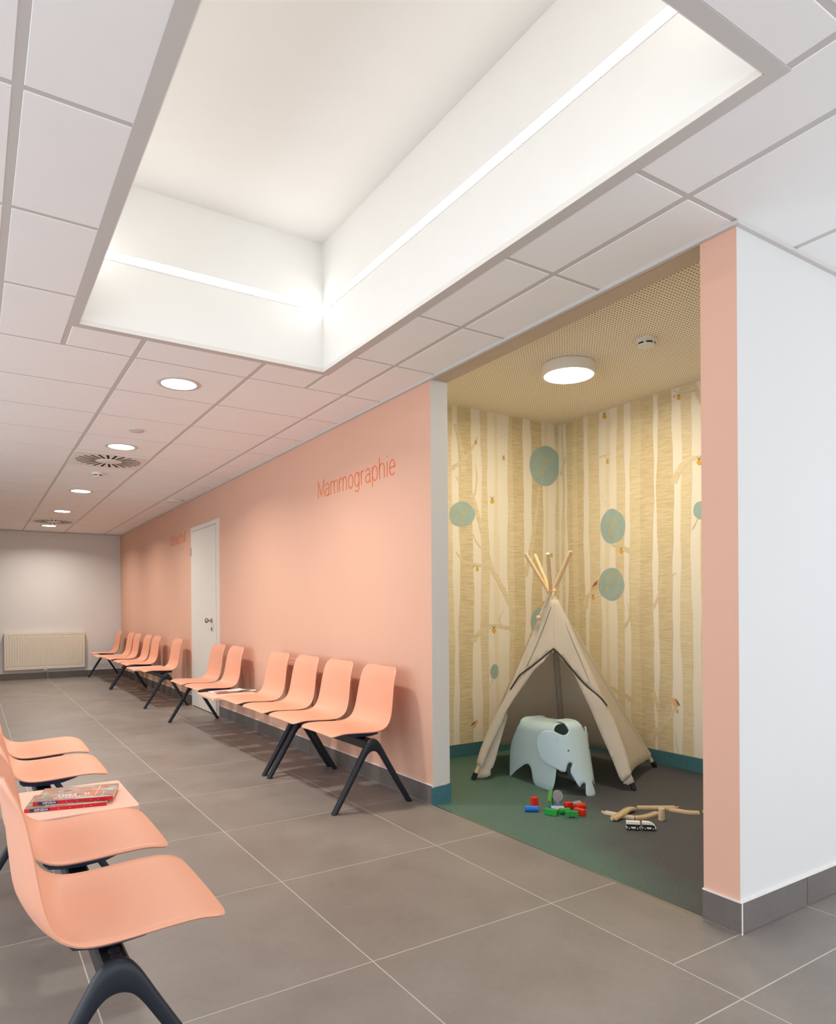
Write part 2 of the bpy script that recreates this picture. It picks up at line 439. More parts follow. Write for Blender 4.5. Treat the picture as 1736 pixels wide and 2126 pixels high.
# ------------------------------------------------------------------ ceiling with grid, tiles and the skylight well
SX0, SX1, SY0, SY1 = 0.4345, 1.6896, 0.986, 3.588
CX0, CY0, PX, PY = 0.1107, 1.4199, 0.625, 0.6243
mb = MB()
Z1, Z2 = 2.5022, 2.58
mb.box(XL, YB, Z1, SX0 - 0.03, YF, Z2); mb.box(SX1 + 0.03, YB, Z1, XW, YF, Z2); mb.box(XW, YB, Z1, XR, YP, Z2)
mb.box(SX0 - 0.03, YB, Z1, SX1 + 0.03, SY0 - 0.03, Z2); mb.box(SX0 - 0.03, SY1 + 0.03, Z1, SX1 + 0.03, YF, Z2)
ceil = structure(mb.obj('ceiling', M['cgrid']))
TW = 0.034
hole = (SX0 - TW, SY0 - TW, SX1 + TW, SY1 + TW)
gx = [CX0 + PX * k for k in range(-4, 9)]; gy = [CY0 + PY * k for k in range(-7, 20)]
rects = cells(gx, gy, [(XL, CY0, XW, YF), (XL, YB, XR, CY0)], hole)
VENT_CELLS = [(1, 8), (1, 16)]
vent_pos = []
for r in rects:
    cxm, cym = (r[0] + r[2]) / 2, (r[1] + r[3]) / 2
    isv = False
    for kx, ky in VENT_CELLS:
        if abs(cxm - (CX0 + PX * (kx + .5))) < .05 and abs(cym - (CY0 + PY * (ky + .5))) < .05: isv = True; vent_pos.append((cxm, cym))
    if isv: continue
    w, d = round(r[2] - r[0] - 0.025, 3), round(r[3] - r[1] - 0.019, 3)
    if w < 0.01 or d < 0.01: continue
    key = ('ct', w, d)
    if key not in _cache: _cache[key] = MB().cbox(-w / 2, -d / 2, 2.5, w / 2, d / 2, 2.516, 0.002).mesh('ceiling_tile', M['ctile'])
    link('ceiling_tile', _cache[key], ceil, (cxm, cym, 0))
for x in gx:          # main runners along the corridor
    for (a, b) in ((YB, YF),) if not (hole[0] < x < hole[2]) else ((YB, hole[1]), (hole[3], YF)):
        e = b if x < XW else min(b, YP)
        if XL < x < XR and e > a: MB().box(x - 0.0145, a, 2.5014, x + 0.0145, e, 2.53).obj('grid_runner', M['cgrid'], ceil)
for y in gy:          # cross tees
    segs = [(XL, XW if y > YP else XR)]
    if hole[1] < y < hole[3]: segs = [(XL, hole[0]), (hole[2], segs[0][1])]
    for a, b in segs:
        if YB < y < YF: MB().box(a, y - 0.0115, 2.5018, b, y + 0.0115, 2.53).obj('grid_tee', M['cgrid'], ceil)
well = MB()
for a in ((SX0 - 0.03, SY0 - 0.03, SX0, SY1 + 0.03), (SX1, SY0 - 0.03, SX1 + 0.03, SY1 + 0.03), (SX0, SY0 - 0.03, SX1, SY0), (SX0, SY1, SX1, SY1 + 0.03)):
    well.box(a[0], a[1], 2.503, a[2], a[3], 3.27)
well.box(SX0, SY0, 3.225, SX1, SY1, 3.27)
well.obj('skylight_well', M['well'], ceil)
for a in ((SX0 - TW, SY0 - TW, SX0, SY1 + TW), (SX1, SY0 - TW, SX1 + TW, SY1 + TW), (SX0, SY0 - TW, SX1, SY0), (SX0, SY1, SX1, SY1 + TW)):
    MB().box(a[0] - (0.014 if a[0] < SX0 else 0), a[1] - (0.01 if a[1] < SY0 else 0), 2.4985, a[2] + (0.014 if a[2] > SX1 else 0), a[3] + (0.01 if a[3] > SY1 else 0), 2.5035).obj('skylight_frame', M['cgrid'], ceil)
for a in ((SX0, SY0, SX0 + 0.003, SY1), (SX1 - 0.003, SY0, SX1, SY1), (SX0, SY0, SX1, SY0 + 0.003), (SX0, SY1 - 0.003, SX1, SY1)):
    MB().box(a[0], a[1], 2.4985, a[2], a[3], 2.52).obj('skylight_lip', M['plastic'], ceil)
def wall_angle(n, x0, y0, x1, y1): structure(MB().box(x0, y0, 2.486, x1, y1, 2.5).obj('trim_%d' % n, M['cgrid']))
wall_angle(2, XW - 0.018, YP - 0.018, XW, YF); wall_angle(3, XW, YP - 0.018, XR, YP); wall_angle(4, XL, YF - 0.018, XW - 0.018, YF)

# light strips on the four sides of the well
def strip(x0, y0, x1, y1, lab):
    pos = ((x0 + x1) / 2, (y0 + y1) / 2, 2.838)
    o = thing('light_strip', lab, 'light', pos, group='light strips in the ceiling recess') if lab else link('light_strip', None, ceil, pos)
    w, d = (x1 - x0) / 2, (y1 - y0) / 2
    MB().cbox(-w, -d, 0, w, d, 0.04, 0.0005).obj('diffuser', M['strip'], o)
    sx, sy = (0, 1 if y0 > 2 else -1) if w > d else (1 if x0 > 1 else -1, 0)
    ax, ay = sx * 0.0006, sy * 0.0006
    MB().box(-w + ax, -d + ay, -0.004, w + ax, d + ay, 0.044).obj('profile_rail', M['plastic'], o)
    return o
strip(SX0 + 0.03, SY1 - 0.003, SX1 - 0.03, SY1 - 0.0005, 'shorter glowing white light strip across the far end of the ceiling recess')
strip(SX1 - 0.003, SY0 + 0.03, SX1 - 0.0005, SY1 - 0.03, 'long glowing white light strip on the recess side nearer the alcove')
strip(SX0 + 0.03, SY0 + 0.0005, SX1 - 0.03, SY0 + 0.003, None)
strip(SX0 + 0.0005, SY0 + 0.03, SX0 + 0.003, SY1 - 0.03, None)

# ------------------------------------------------------------------ ceiling fittings
def area(name, loc, size, watts, col, parent, spread=PI):
    l = bpy.data.lights.new(name, 'AREA'); l.shape = 'DISK'; l.size = size; l.energy = watts; l.color = col; l.spread = spread
    o = bpy.data.objects.new(name, l); C.objects.link(o); o.parent = parent; o.location = loc; return o
dl_labels = ['nearest round recessed downlight, just beyond the bright ceiling recess', 'round recessed downlight right in front of the nearer swirl air vent',
             'round recessed downlight beyond the nearer swirl vent and smoke detector', 'round recessed downlight, fourth from the ceiling recess, before the far swirl vent', 'farthest round recessed downlight, close to the far wall']
def downlight(x, y, lab):
    o = thing('downlight', lab, 'light', (x, y, 2.5), group='recessed downlights along the corridor')
    MB().lathe([(0.098, 0.004), (0.125, 0.004), (0.125, -0.002), (0.118, -0.006), (0.1, -0.005), (0.098, 0.004)], n=40).obj('trim_ring', M['grey'], o, 40)
    MB().lathe([(0.001, 0.004), (0.099, 0.004), (0.099, -0.003), (0.001, -0.0035)], n=40).obj('diffuser', M['lamp'], o, 40)
    area('downlight_beam', (0, 0, -0.008), 0.19, DOWN_W, (1.0, 0.93, 0.84), o, math.radians(150))
    return o
for j, lab in zip((4.5, 7.5, 11.5, 14.5, 17.5), dl_labels): downlight(CX0 + 1.5 * PX, CY0 + PY * j, lab)

slot_me = MB().prism([(-0.009, 0.112), (0.009, 0.112), (0.017, 0.268), (-0.006, 0.268)], (0, 0, 0), (1, 0, 0), (0, 1, 0), (0, 0, -1), 0.0012).mesh('slot', M['black'])
vlabs = ['nearer square swirl air vent with radial slots, behind the second downlight', 'farther square swirl air vent with radial slots, before the last downlight']
for (x, y), lab in zip(sorted(vent_pos, key=lambda p: p[1]), vlabs):
    o = thing('air_vent', lab, 'air vent', (x, y, 2.5), group='swirl air vents')
    MB().cbox(-0.303, -0.303, -0.008, 0.303, 0.303, 0.014, 0.002).obj('face_plate', M['plastic'], o)
    for k in range(24):
        link('slot', slot_me, o, (0, 0, -0.0075), (0, 0, 2 * PI * k / 24 + 0.1))
    MB().lathe([(0.001, 0.0), (0.09, 0.0), (0.088, -0.006), (0.001, -0.007)], (0, 0, -0.0075), 32).obj('hub', M['plastic'], o, 40)
def detector(x, y, z, lab, s=1.0):
    o = thing('smoke_detector', lab, 'smoke detector', (x, y, z), group='smoke detectors')
    MB().lathe([(0.001, 0), (0.05 * s, 0), (0.05 * s, -0.012 * s), (0.044 * s, -0.014 * s)], n=32).obj('base', M['plastic'], o, 40)
    MB().lathe([(0.001, -0.012 * s), (0.044 * s, -0.014 * s), (0.044 * s, -0.022 * s), (0.001, -0.022 * s)], n=32).obj('body', M['plastic'], o, 40)
    for k in range(6):
        a = k * PI / 3
        b = MB(); b.ring([[(0.0445 * s * math.cos(a + t), 0.0445 * s * math.sin(a + t), zz * s) for t in np.linspace(-0.36, 0.36, 8)] for zz in (-0.030, -0.022)], False, 0, False)
        b.obj('vent_gap', M['black'], o)
    MB().lathe([(0.001, -0.022 * s), (0.0435 * s, -0.022 * s), (0.0435 * s, -0.030 * s), (0.042 * s, -0.036 * s), (0.03 * s, -0.042 * s), (0.001, -0.044 * s)], n=32).obj('cover', M['plastic'], o, 40)
    for k in range(6):
        a = k * PI / 3 + PI / 6; c, s_ = math.cos(a), math.sin(a)
        MB().box(-0.003, -0.003, -0.03 * s, 0.003, 0.003, -0.02 * s).obj('rib', M['plastic'], o).location = (0.0445 * s * c, 0.0445 * s * s_, 0)
    return o
detector(1.048, CY0 + PY * 9.55, 2.5, 'small white smoke detector on the corridor ceiling past the swirl vent', 1.1)
detector(3.31, 2.65, AZ, 'white smoke detector on the perforated alcove ceiling', 1.15)
o = thing('ceiling_sensor', 'small flat round white sensor between the first two downlights', 'sensor', (1.047, 5.485, 2.5))
MB().lathe([(0.001, 0), (0.055, 0), (0.055, -0.006), (0.045, -0.012), (0.001, -0.012)], n=32).obj('cover', M['grey'], o, 40)
for k in (-1, 0, 1): MB().lathe([(0.001, 0), (0.011, 0), (0.011, -0.002), (0.001, -0.003)], (k * 0.024, 0, -0.012), 12).obj('lens', M['cgrid'], o, 40)
o = thing('ceiling_speaker', 'pale round flat fitting on the ceiling beside the pink wall', 'ceiling fitting', (2.10, 8.74, 2.5))
MB().lathe([(0.001, 0), (0.1, 0), (0.1, -0.012), (0.09, -0.022), (0.001, -0.024)], n=32).obj('cover', M['plastic'], o, 40)
MB().lathe([(0.1, 0), (0.108, 0), (0.108, -0.006), (0.1, -0.008)], n=32).obj('ring', M['grey'], o, 40)

o = thing('ceiling_lamp', 'round surface mounted ceiling lamp glowing warmly in the alcove', 'lamp', (3.235, 3.2, AZ))
MB().lathe([(0.001, 0), (0.165, 0), (0.17, -0.003), (0.17, -0.066), (0.167, -0.07), (0.158, -0.07), (0.155, -0.064), (0.001, -0.064)], n=56).obj('housing', M['plastic'], o, 40)
MB().lathe([(0.001, -0.062), (0.1565, -0.062), (0.1565, -0.068), (0.15, -0.072), (0.001, -0.074)], n=56).obj('diffuser', M['lamp2'], o, 40)
area('lamp_light', (0, 0, -0.077), 0.3, ALC_W, (1.0, 0.86, 0.62), o)

# ------------------------------------------------------------------ door, hatch, radiator
d = structure(MB().box(XW - 0.004, 7.50, 0, XW + 0.01, 8.47, 2.09).obj('door_1', M['black']))
for a in ((7.45, 0, 7.50, 2.142), (8.475, 0, 8.525, 2.142), (7.50, 2.092, 8.475, 2.142)):
    MB().cbox(XW - 0.022, a[0], a[1], XW, a[2], a[3], 0.002).obj('door_frame', M['door'], d)
MB().cbox(XW - 0.028, 7.512, 0.008, XW - 0.002, 8.478, 2.086, 0.002).obj('door_leaf', M['door'], d)
kn = MB(); kx = XW - 0.028
kn.v = []; prof = [(0.001, 0), (0.026, 0), (0.026, 0.007), (0.011, 0.009), (0.010, 0.035), (0.018, 0.041), (0.027, 0.052), (0.028, 0.062), (0.022, 0.073), (0.001, 0.077)]
kn.ring([[(kx - z, 7.655 + r * math.cos(t), 1.034 + r * math.sin(t)) for t in np.linspace(0, 2 * PI, 24, endpoint=False)] for r, z in prof]).obj('door_knob', M['steel'], d, 40)
lk = MB(); prof = [(0.001, 0), (0.024, 0), (0.024, 0.006), (0.021, 0.008), (0.001, 0.008)]
lk.ring([[(kx - z, 7.655 + 0.7 * r * math.cos(t), 0.94 + r * math.sin(t)) for t in np.linspace(0, 2 * PI, 24, endpoint=False)] for r, z in prof]).obj('lock_plate', M['steel'], d, 40)
MB().box(kx - 0.011, 7.652, 0.932, kx - 0.0075, 7.658, 0.948).obj('keyhole', M['black'], d)
for zz in (0.25, 1.85): MB().tube([(XW - 0.034, 8.484, zz - 0.05), (XW - 0.034, 8.484, zz + 0.05)], 0.007, 10).obj('hinge', M['steel'], d, 40)

o = thing('wall_hatch', 'small salmon painted access hatch on the wall behind the bench backs', 'hatch', (XW, 5.36, 0.44))
MB().cbox(-0.014, -0.32, -0.3, 0, 0.17, 0.3, 0.002).obj('hatch_frame', M['pink'], o)
MB().cbox(-0.016, -0.295, -0.275, -0.008, 0.145, 0.272, 0.001).obj('hatch_door', M['pink'], o)
g = MB(); g.tube([(-0.016, 0.10, 0.235), (-0.024, 0.10, 0.235)], 0.009, 14); g.obj('latch', M['pink'], o, 40)
MB().cbox(-0.026, 0.096, 0.21, -0.02, 0.104, 0.24, 0.001).obj('latch_key', M['grey'], o)

R0, R1, RZ0, RZ1 = 0.457, 1.663, 0.17, 0.782
o = thing('radiator', 'cream ribbed panel radiator on the far wall', 'radiator', ((R0 + R1) / 2, YF - 0.052, RZ0))
w2 = (R1 - R0) / 2; hh = RZ1 - RZ0
NR = 30; pr = []
for k in range(NR):
    x = -w2 + 0.03 + (2 * w2 - 0.06) * k / NR; st = (2 * w2 - 0.06) / NR
    pr += [(x, 0), (x + st * 0.14, 0.008), (x + st * 0.62, 0.008), (x + st * 0.76, 0)]
pr.append((w2 - 0.03, 0))
mb = MB(); rows = []
for z in (0.045, 0.06, hh - 0.055, hh - 0.04):
    k = 0 if z in (0.045, hh - 0.04) else 1
    rows.append([(p[0], -0.03 - p[1] * k, z) for p in pr])
mb.ring(rows, False, 0, False); mb.obj('ribbed_panel', M['radiator'], o, 20)
for a in ((-w2, 0.0, w2, 0.045), (-w2, hh - 0.04, w2, hh)): MB().cbox(a[0], -0.036, a[1], a[2], -0.02, a[3], 0.003).obj('panel_edge', M['radiator'], o)
for sx in (-1, 1):
    MB().cbox(sx * w2 - (0.03 if sx > 0 else 0), -0.036, 0.045, sx * w2 + (0 if sx > 0 else 0.03), -0.02, hh - 0.04, 0.003).obj('panel_edge', M['radiator'], o)
    MB().cbox(sx * w2 - 0.002, -0.036, 0.0, sx * w2 + 0.002, 0.045, hh, 0.001).obj('side_cover', M['radiator'], o)
MB().cbox(-w2, -0.034, hh - 0.002, w2, 0.045, hh + 0.004, 0.001).obj('top_grille', M['radiator'], o)
MB().box(-w2 + 0.02, -0.02, 0.03, w2 - 0.02, 0.0, hh - 0.03).obj('water_panel', M['radiator'], o)
mb = MB(); mb.box(-0.03, -0.02, -0.03, 0.03, 0.0, 0.0); mb.tube([(-0.02, -0.01, -0.02), (-0.02, 0.045, -0.02)], 0.008); mb.tube([(0.02, -0.01, -0.02), (0.02, 0.045, -0.02)], 0.008)
mb.obj('valve_block', M['steel'], o, 40)
for sx in (-1, 1): MB().box(sx * 0.4 - 0.015, 0.0, 0.1, sx * 0.4 + 0.015, 0.05, hh - 0.1).obj('wall_bracket', M['radiator'], o)

# ------------------------------------------------------------------ lettering on the corridor wall (drawn strokes, light sans serif)
def arc(cx, cy, rx, ry, a0, a1, n=12): return [(cx + rx * math.cos(math.radians(a0 + (a1 - a0) * k / n)), cy + ry * math.sin(math.radians(a0 + (a1 - a0) * k / n))) for k in range(n + 1)]
XH = 0.74
G = {
 'M': (0.82, [[(0.05, 0), (0.05, 1), (0.41, 0.14), (0.77, 1), (0.77, 0)]]),
 'U': (0.72, [[(0.06, 1), (0.06, 0.3)] + arc(0.36, 0.3, 0.3, 0.3, 180, 360) + [(0.66, 1)]]),
 'a': (0.56, [arc(0.26, 0.5, 0.2, 0.24, 160, 0) + [(0.46, 0.12), (0.52, 0.0)], [(0.46, 0.44)] + arc(0.25, 0.22, 0.2, 0.21, 80, 300) + [(0.46, 0.14)]]),
 'm': (0.92, [[(0.05, 0), (0.05, XH)], [(0.05, 0.5)] + arc(0.25, 0.5, 0.2, 0.24, 170, 0) + [(0.45, 0)], [(0.45, 0.5)] + arc(0.65, 0.5, 0.2, 0.24, 170, 0) + [(0.85, 0)]]),
 'o': (0.58, [arc(0.29, 0.37, 0.24, 0.37, 0, 360, 22)]),
 'g': (0.60, [arc(0.28, 0.37, 0.23, 0.37, 20, 340, 20), [(0.51, XH), (0.51, -0.05)] + arc(0.29, -0.06, 0.22, 0.22, 0, -150)]),
 'r': (0.36, [[(0.05, 0), (0.05, XH)], [(0.05, 0.5)] + arc(0.27, 0.5, 0.22, 0.22, 170, 75)]),
 'p': (0.60, [[(0.06, -0.3), (0.06, XH)], arc(0.30, 0.37, 0.24, 0.37, 165, -165, 20)]),
 'h': (0.58, [[(0.05, 0), (0.05, 1.06)], [(0.05, 0.5)] + arc(0.27, 0.5, 0.22, 0.24, 170, 0) + [(0.49, 0)]]),
 'i': (0.16, [[(0.08, 0), (0.08, XH)], [(0.08, 0.96), (0.08, 1.03)]]),
 'e': (0.56, [[(0.05, 0.38), (0.5, 0.38)] + arc(0.275, 0.38, 0.225, 0.36, 0, 180, 14) + arc(0.285, 0.36, 0.235, 0.36, 180, 318, 12)]),
 'l': (0.16, [[(0.08, 0), (0.08, 1.06)]]),
 't': (0.36, [[(0.16, 0.95), (0.16, 0.18)] + arc(0.29, 0.16, 0.13, 0.15, 180, 300), [(0.0, XH), (0.32, XH)]]),
 's': (0.46, [arc(0.23, 0.545, 0.17, 0.19, 40, 250, 12) + arc(0.21, 0.19, 0.19, 0.18, 75, -150, 12)]),
 'c': (0.52, [arc(0.28, 0.37, 0.23, 0.37, 45, 315, 16)]),
}
def lettering(word, y_start, y_end, z_base, cap, lab):
    tot = sum(G[c][0] for c in word) + 0.09 * (len(word) - 1); k = (y_start - y_end) / tot; x = 0
    o = thing('wall_lettering', lab, 'lettering', (XW, (y_start + y_end) / 2, z_base))
    ym = (y_start - y_end) / 2; wid = 0.0036
    for ch in word:
        mb = MB()
        for pl in G[ch][1]:
            P = [np.array((ym - (x + p[0]) * k, p[1] * cap)) for p in pl]; A = []; B = []
            for i, p in enumerate(P):
                t0 = P[i] - P[i - 1] if i else P[1] - P[0]; t1 = P[i + 1] - P[i] if i < len(P) - 1 else t0
                t0 = t0 / (np.linalg.norm(t0) + 1e-9); t1 = t1 / (np.linalg.norm(t1) + 1e-9); t = t0 + t1; t /= np.linalg.norm(t) + 1e-9
                nn = np.array((-t[1], t[0])); sc = min(1 / max(0.3, abs(np.dot(nn, np.array((-t0[1], t0[0]))))), 2.2)
                A.append(p + nn * wid * sc); B.append(p - nn * wid * sc)
            rows = [[(-0.0004, a[0], a[1]), (-0.002, a[0], a[1]), (-0.002, b[0], b[1]), (-0.0004, b[0], b[1])] for a, b in zip(A, B)]
            mb.ring(rows)
        mb.obj('letter', M['orange'], o); x += G[ch][0] + 0.09
    return o
lettering('Mammographie', 4.915, 3.752, 2.006, 0.131, 'thin orange wall lettering reading Mammographie, on the salmon wall by the alcove')
lettering('Ultraschall', 9.62, 8.85, 2.008, 0.131, 'thin orange wall lettering reading Ultraschall, left of the white door')

# ------------------------------------------------------------------ beam benches
PROF = [(0.455, 0.424), (0.425, 0.433), (0.385, 0.4385), (0.317, 0.437), (0.213, 0.4315), (0.155, 0.434), (0.119, 0.4465), (0.092, 0.470), (0.0745, 0.508), (0.0655, 0.5445), (0.0567, 0.597), (0.0436, 0.680), (0.028, 0.742), (0.003, 0.795)]
def seat_mesh():
    S = np.array(spline(PROF, 8)); d_ = np.r_[0, np.cumsum(np.linalg.norm(np.diff(S, axis=0), axis=1))]; L = d_[-1]
    R, RT = 0.04, 0.055
    ds = np.unique(np.concatenate([R * (1 - np.cos(np.linspace(0, PI / 2, 8))), np.linspace(R, L - RT, 40), L - RT * (1 - np.cos(np.linspace(0, PI / 2, 8)))]))
    grid = []
    for dd in ds:
        x = np.interp(dd, d_, S[:, 0]); z = np.interp(dd, d_, S[:, 1])
        i = np.searchsorted(d_, dd); i = min(max(i, 2), len(S) - 3); t = S[i + 2] - S[i - 2]; t /= np.linalg.norm(t); n = np.array((t[1], -t[0]))   # towards the sitter
        if n[1] < -0.2: n = -n
        f = dd / L; w = np.interp(f, [0, 0.45, 0.6, 1], [0.235, 0.235, 0.228, 0.2])
        for e, rad in ((dd, R), (L - dd, RT)):
            if e < rad: w = w - rad + math.sqrt(max(rad * rad - (rad - e) ** 2, 0))
        row = []
        dish = np.interp(f, [0, 0.1, 0.3, 0.42, 0.52, 0.62, 0.85, 1], [-0.004, 0.0, 0.005, 0.012, 0.030, 0.040, 0.030, 0.014])
        nx, nz = (n[0], n[1])
        if f > 0.5 and nx < 0: nx, nz = -nx, -nz
        for v in np.linspace(-1, 1, 21):
            off = -dish * (1 - abs(v) ** 2.3)
            row.append((x + nx * off, v * w, z + nz * off))
        grid.append(row)
    mb = MB(); sheet(mb, grid, 0.0095); return mb.mesh('seat', M['chair'], 50)
SEAT = seat_mesh()
def bracket_mesh():
    mb = MB(); rows = []
    for x, z0_, z1, w in ((0.12, 0.404, 0.411, 0.155), (0.13, 0.397, 0.411, 0.175), (0.17, 0.392, 0.413, 0.182), (0.21, 0.391, 0.416, 0.185), (0.28, 0.394, 0.420, 0.18), (0.335, 0.406, 0.424, 0.165), (0.365, 0.418, 0.427, 0.14)):
        rows.append([(x, -w, z1), (x, -w * 0.96, z0_ + 0.006), (x, -w * 0.8, z0_), (x, w * 0.8, z0_), (x, w * 0.96, z0_ + 0.006), (x, w, z1)])
    mb.ring(rows); mb.box(0.185, -0.035, 0.386, 0.285, 0.035, 0.402); return mb.mesh('seat_bracket', M['navy'], 40)
BRACKET = bracket_mesh()
def leg_mesh():
    # an inverted V with a rounded crown, given by its outer and inner outline
    outer = [(0.262, 0.004), (0.2, 0.108), (0.14, 0.209), (0.09, 0.294), (0.064, 0.340), (0.045, 0.371), (0.025, 0.393), (0.0, 0.402)]
    inner = [(0.230, 0.004), (0.172, 0.097), (0.116, 0.188), (0.072, 0.260), (0.051, 0.293), (0.034, 0.314), (0.018, 0.3245), (0.0, 0.328)]
    O = outer + [(-x, z) for x, z in reversed(outer[:-1])]; I = inner + [(-x, z) for x, z in reversed(inner[:-1])]
    PP = np.array(spline([a_ + b_ for a_, b_ in zip(O, I)], 5)); rows = []
    for pp in PP:
        c_ = (pp[:2] + pp[2:]) / 2; n = (pp[:2] - pp[2:]) / 2; row = []
        for k in range(14):
            a = 2 * PI * k / 14; c, s_ = math.cos(a), math.sin(a); q = 0.6; e = math.copysign(abs(c) ** q, c)
            row.append((c_[0] + n[0] * e, 0.0195 * math.copysign(abs(s_) ** q, s_), c_[1] + n[1] * e))
        rows.append(row)
    for r in (rows[0], rows[-1]):
        for i in range(14): r[i] = (r[i][0], r[i][1], 0.004)
    mb = MB(); mb.ring(rows); return mb.mesh('leg', M['legs'], 50)
LEG = leg_mesh()
GLIDE = MB().lathe([(0.001, 0), (0.013, 0), (0.0145, 0.003), (0.013, 0.007), (0.001, 0.007)], n=14).mesh('foot_glide', M['rubber'], 40)
BOLT = MB().lathe([(0.001, 0), (0.013, 0), (0.013, 0.006), (0.008, 0.010), (0.001, 0.010)], n=14).mesh('bolt', M['beam'], 40)
def table_mesh():
    pts = []
    x0_, x1, w, R = 0.05, 0.48, 0.232, 0.018
    for cx_, cy_, a in ((x1 - R, w - R, 0), (x0_ + R, w - R, 90), (x0_ + R, -w + R, 180), (x1 - R, -w + R, 270)):
        for k in range(6): t = math.radians(a + 18 * k); pts.append((cx_ + R * math.cos(t), cy_ + R * math.sin(t)))
    mb = MB(); rows = []
    for i, z in ((0.003, 0.393), (0, 0.395), (0, 0.413), (0.002, 0.415)):
        rows.append([(p[0] + (0.25 - p[0]) * i, p[1] * (1 - i / 0.23), z) for p in pts])
    mb.ring(rows); return mb.mesh('table_top', M['laminate'], 40)
TABLE = table_mesh(); LCX = 0.207
TZ = 0.4155
def bench(lab, x0_, sgn, seats, table, legs, beam):
    """x0_: plane of the backrest tops; sgn: +1 faces +X, -1 faces -X; the rest are Y positions"""
    ym = (beam[0] + beam[1]) / 2; LCX = 0.207 if sgn > 0 else 0.222
    o = thing('beam_bench', lab, 'bench', (x0_ + sgn * LCX, ym, 0), (0, 0, 0 if sgn > 0 else PI), group='salmon beam seating')
    ly = lambda y: (y - ym) * sgn
    a, b = sorted((ly(beam[0]), ly(beam[1])))
    MB().cbox(-0.03, a, 0.335, 0.03, b, 0.389, 0.006).obj('beam', M['beam'], o)
    for y in legs:
        l = link('leg', LEG, o, (0, ly(y), 0))
        for x in (-0.245, 0.245): link('foot_glide', GLIDE, l, (x, 0, -0.001))
        for k in (0, 1): link('bolt', BOLT, l, (0.004, (0.032 + 0.03 * k) * (1 if ly(y) < 0 else -1), 0.387))
    for y in seats:
        s = link('seat', SEAT, o, (-LCX, ly(y), 0)); link('seat_bracket', BRACKET, s)
    if table is not None:
        t = link('table_top', TABLE, o, (-LCX, ly(table), 0)); t['label'] = 'flat salmon laminate table top'
    return o
sw = 0.213
bench('two-seat salmon bench by the pink wall, nearest to the alcove', 2.166, -1, [3.561 + sw, 4.122 + sw], None, [3.505, 4.51], (3.505, 4.51))
bench('four-seat salmon bench by the pink wall with white leaflets on its small table', 2.166, -1, [4.668 + sw, 5.235 + sw, 6.345 + sw, 6.912 + sw], 5.80 + sw, [4.605, 7.33], (4.605, 7.34))
bench('salmon wall bench just left of the white door, its table next to its first seat', 2.166, -1, [8.593 + sw, 9.73 + sw, 10.29 + sw], 9.165 + sw, [8.53, 10.86], (8.53, 10.86))
bench('farthest salmon wall bench, ending beside the far wall', 2.166, -1, [11.015 + sw, 11.545 + sw, 12.61 + sw], 12.08 + sw, [10.95, 13.12], (10.95, 13.12))
bench('salmon four-seat bench in the left foreground with two magazines on its table', 0.053, 1, [1.628 + 0.235, 2.199 + 0.235, 3.333 + 0.235, 3.892 + 0.235], 2.772 + 0.235, [1.612, 3.27, 4.44], (1.612, 4.44))

# ------------------------------------------------------------------ magazines and leaflets
def text_mesh(s, size):
    cu = bpy.data.curves.new('t', 'FONT'); cu.body = s; cu.size = size; cu.align_x = 'LEFT'; cu.resolution_u = 3
    ob = bpy.data.objects.new('t', cu); C.objects.link(ob); bpy.context.view_layer.update()
    me = bpy.data.meshes.new_from_object(ob.evaluated_get(bpy.context.evaluated_depsgraph_get())); bpy.data.objects.remove(ob); me.materials.clear(); return me
def cover_mat():
    s = NT('magazine_cover'); v = s.coord((9, 26, 1)); n = s.noise(v, 2.0, 3); v2 = s.coord((6, 8, 1)); n2 = s.noise(v2, 1.5, 2)
    c = s.ramp(n, [(0.36, srgb(74, 62, 52)), (0.5, srgb(160, 148, 128)), (0.55, srgb(206, 92, 50)), (0.66, srgb(214, 108, 60)), (0.72, srgb(150, 136, 116))])
    s.base(s.mix(s.ramp(n2, [(0.5, (0, 0, 0, 1)), (0.58, (1, 1, 1, 1))]), c, srgb(176, 166, 148))); s.b.inputs['Roughness'].default_value = 0.3; return s.m
M['cover'] = cover_mat()
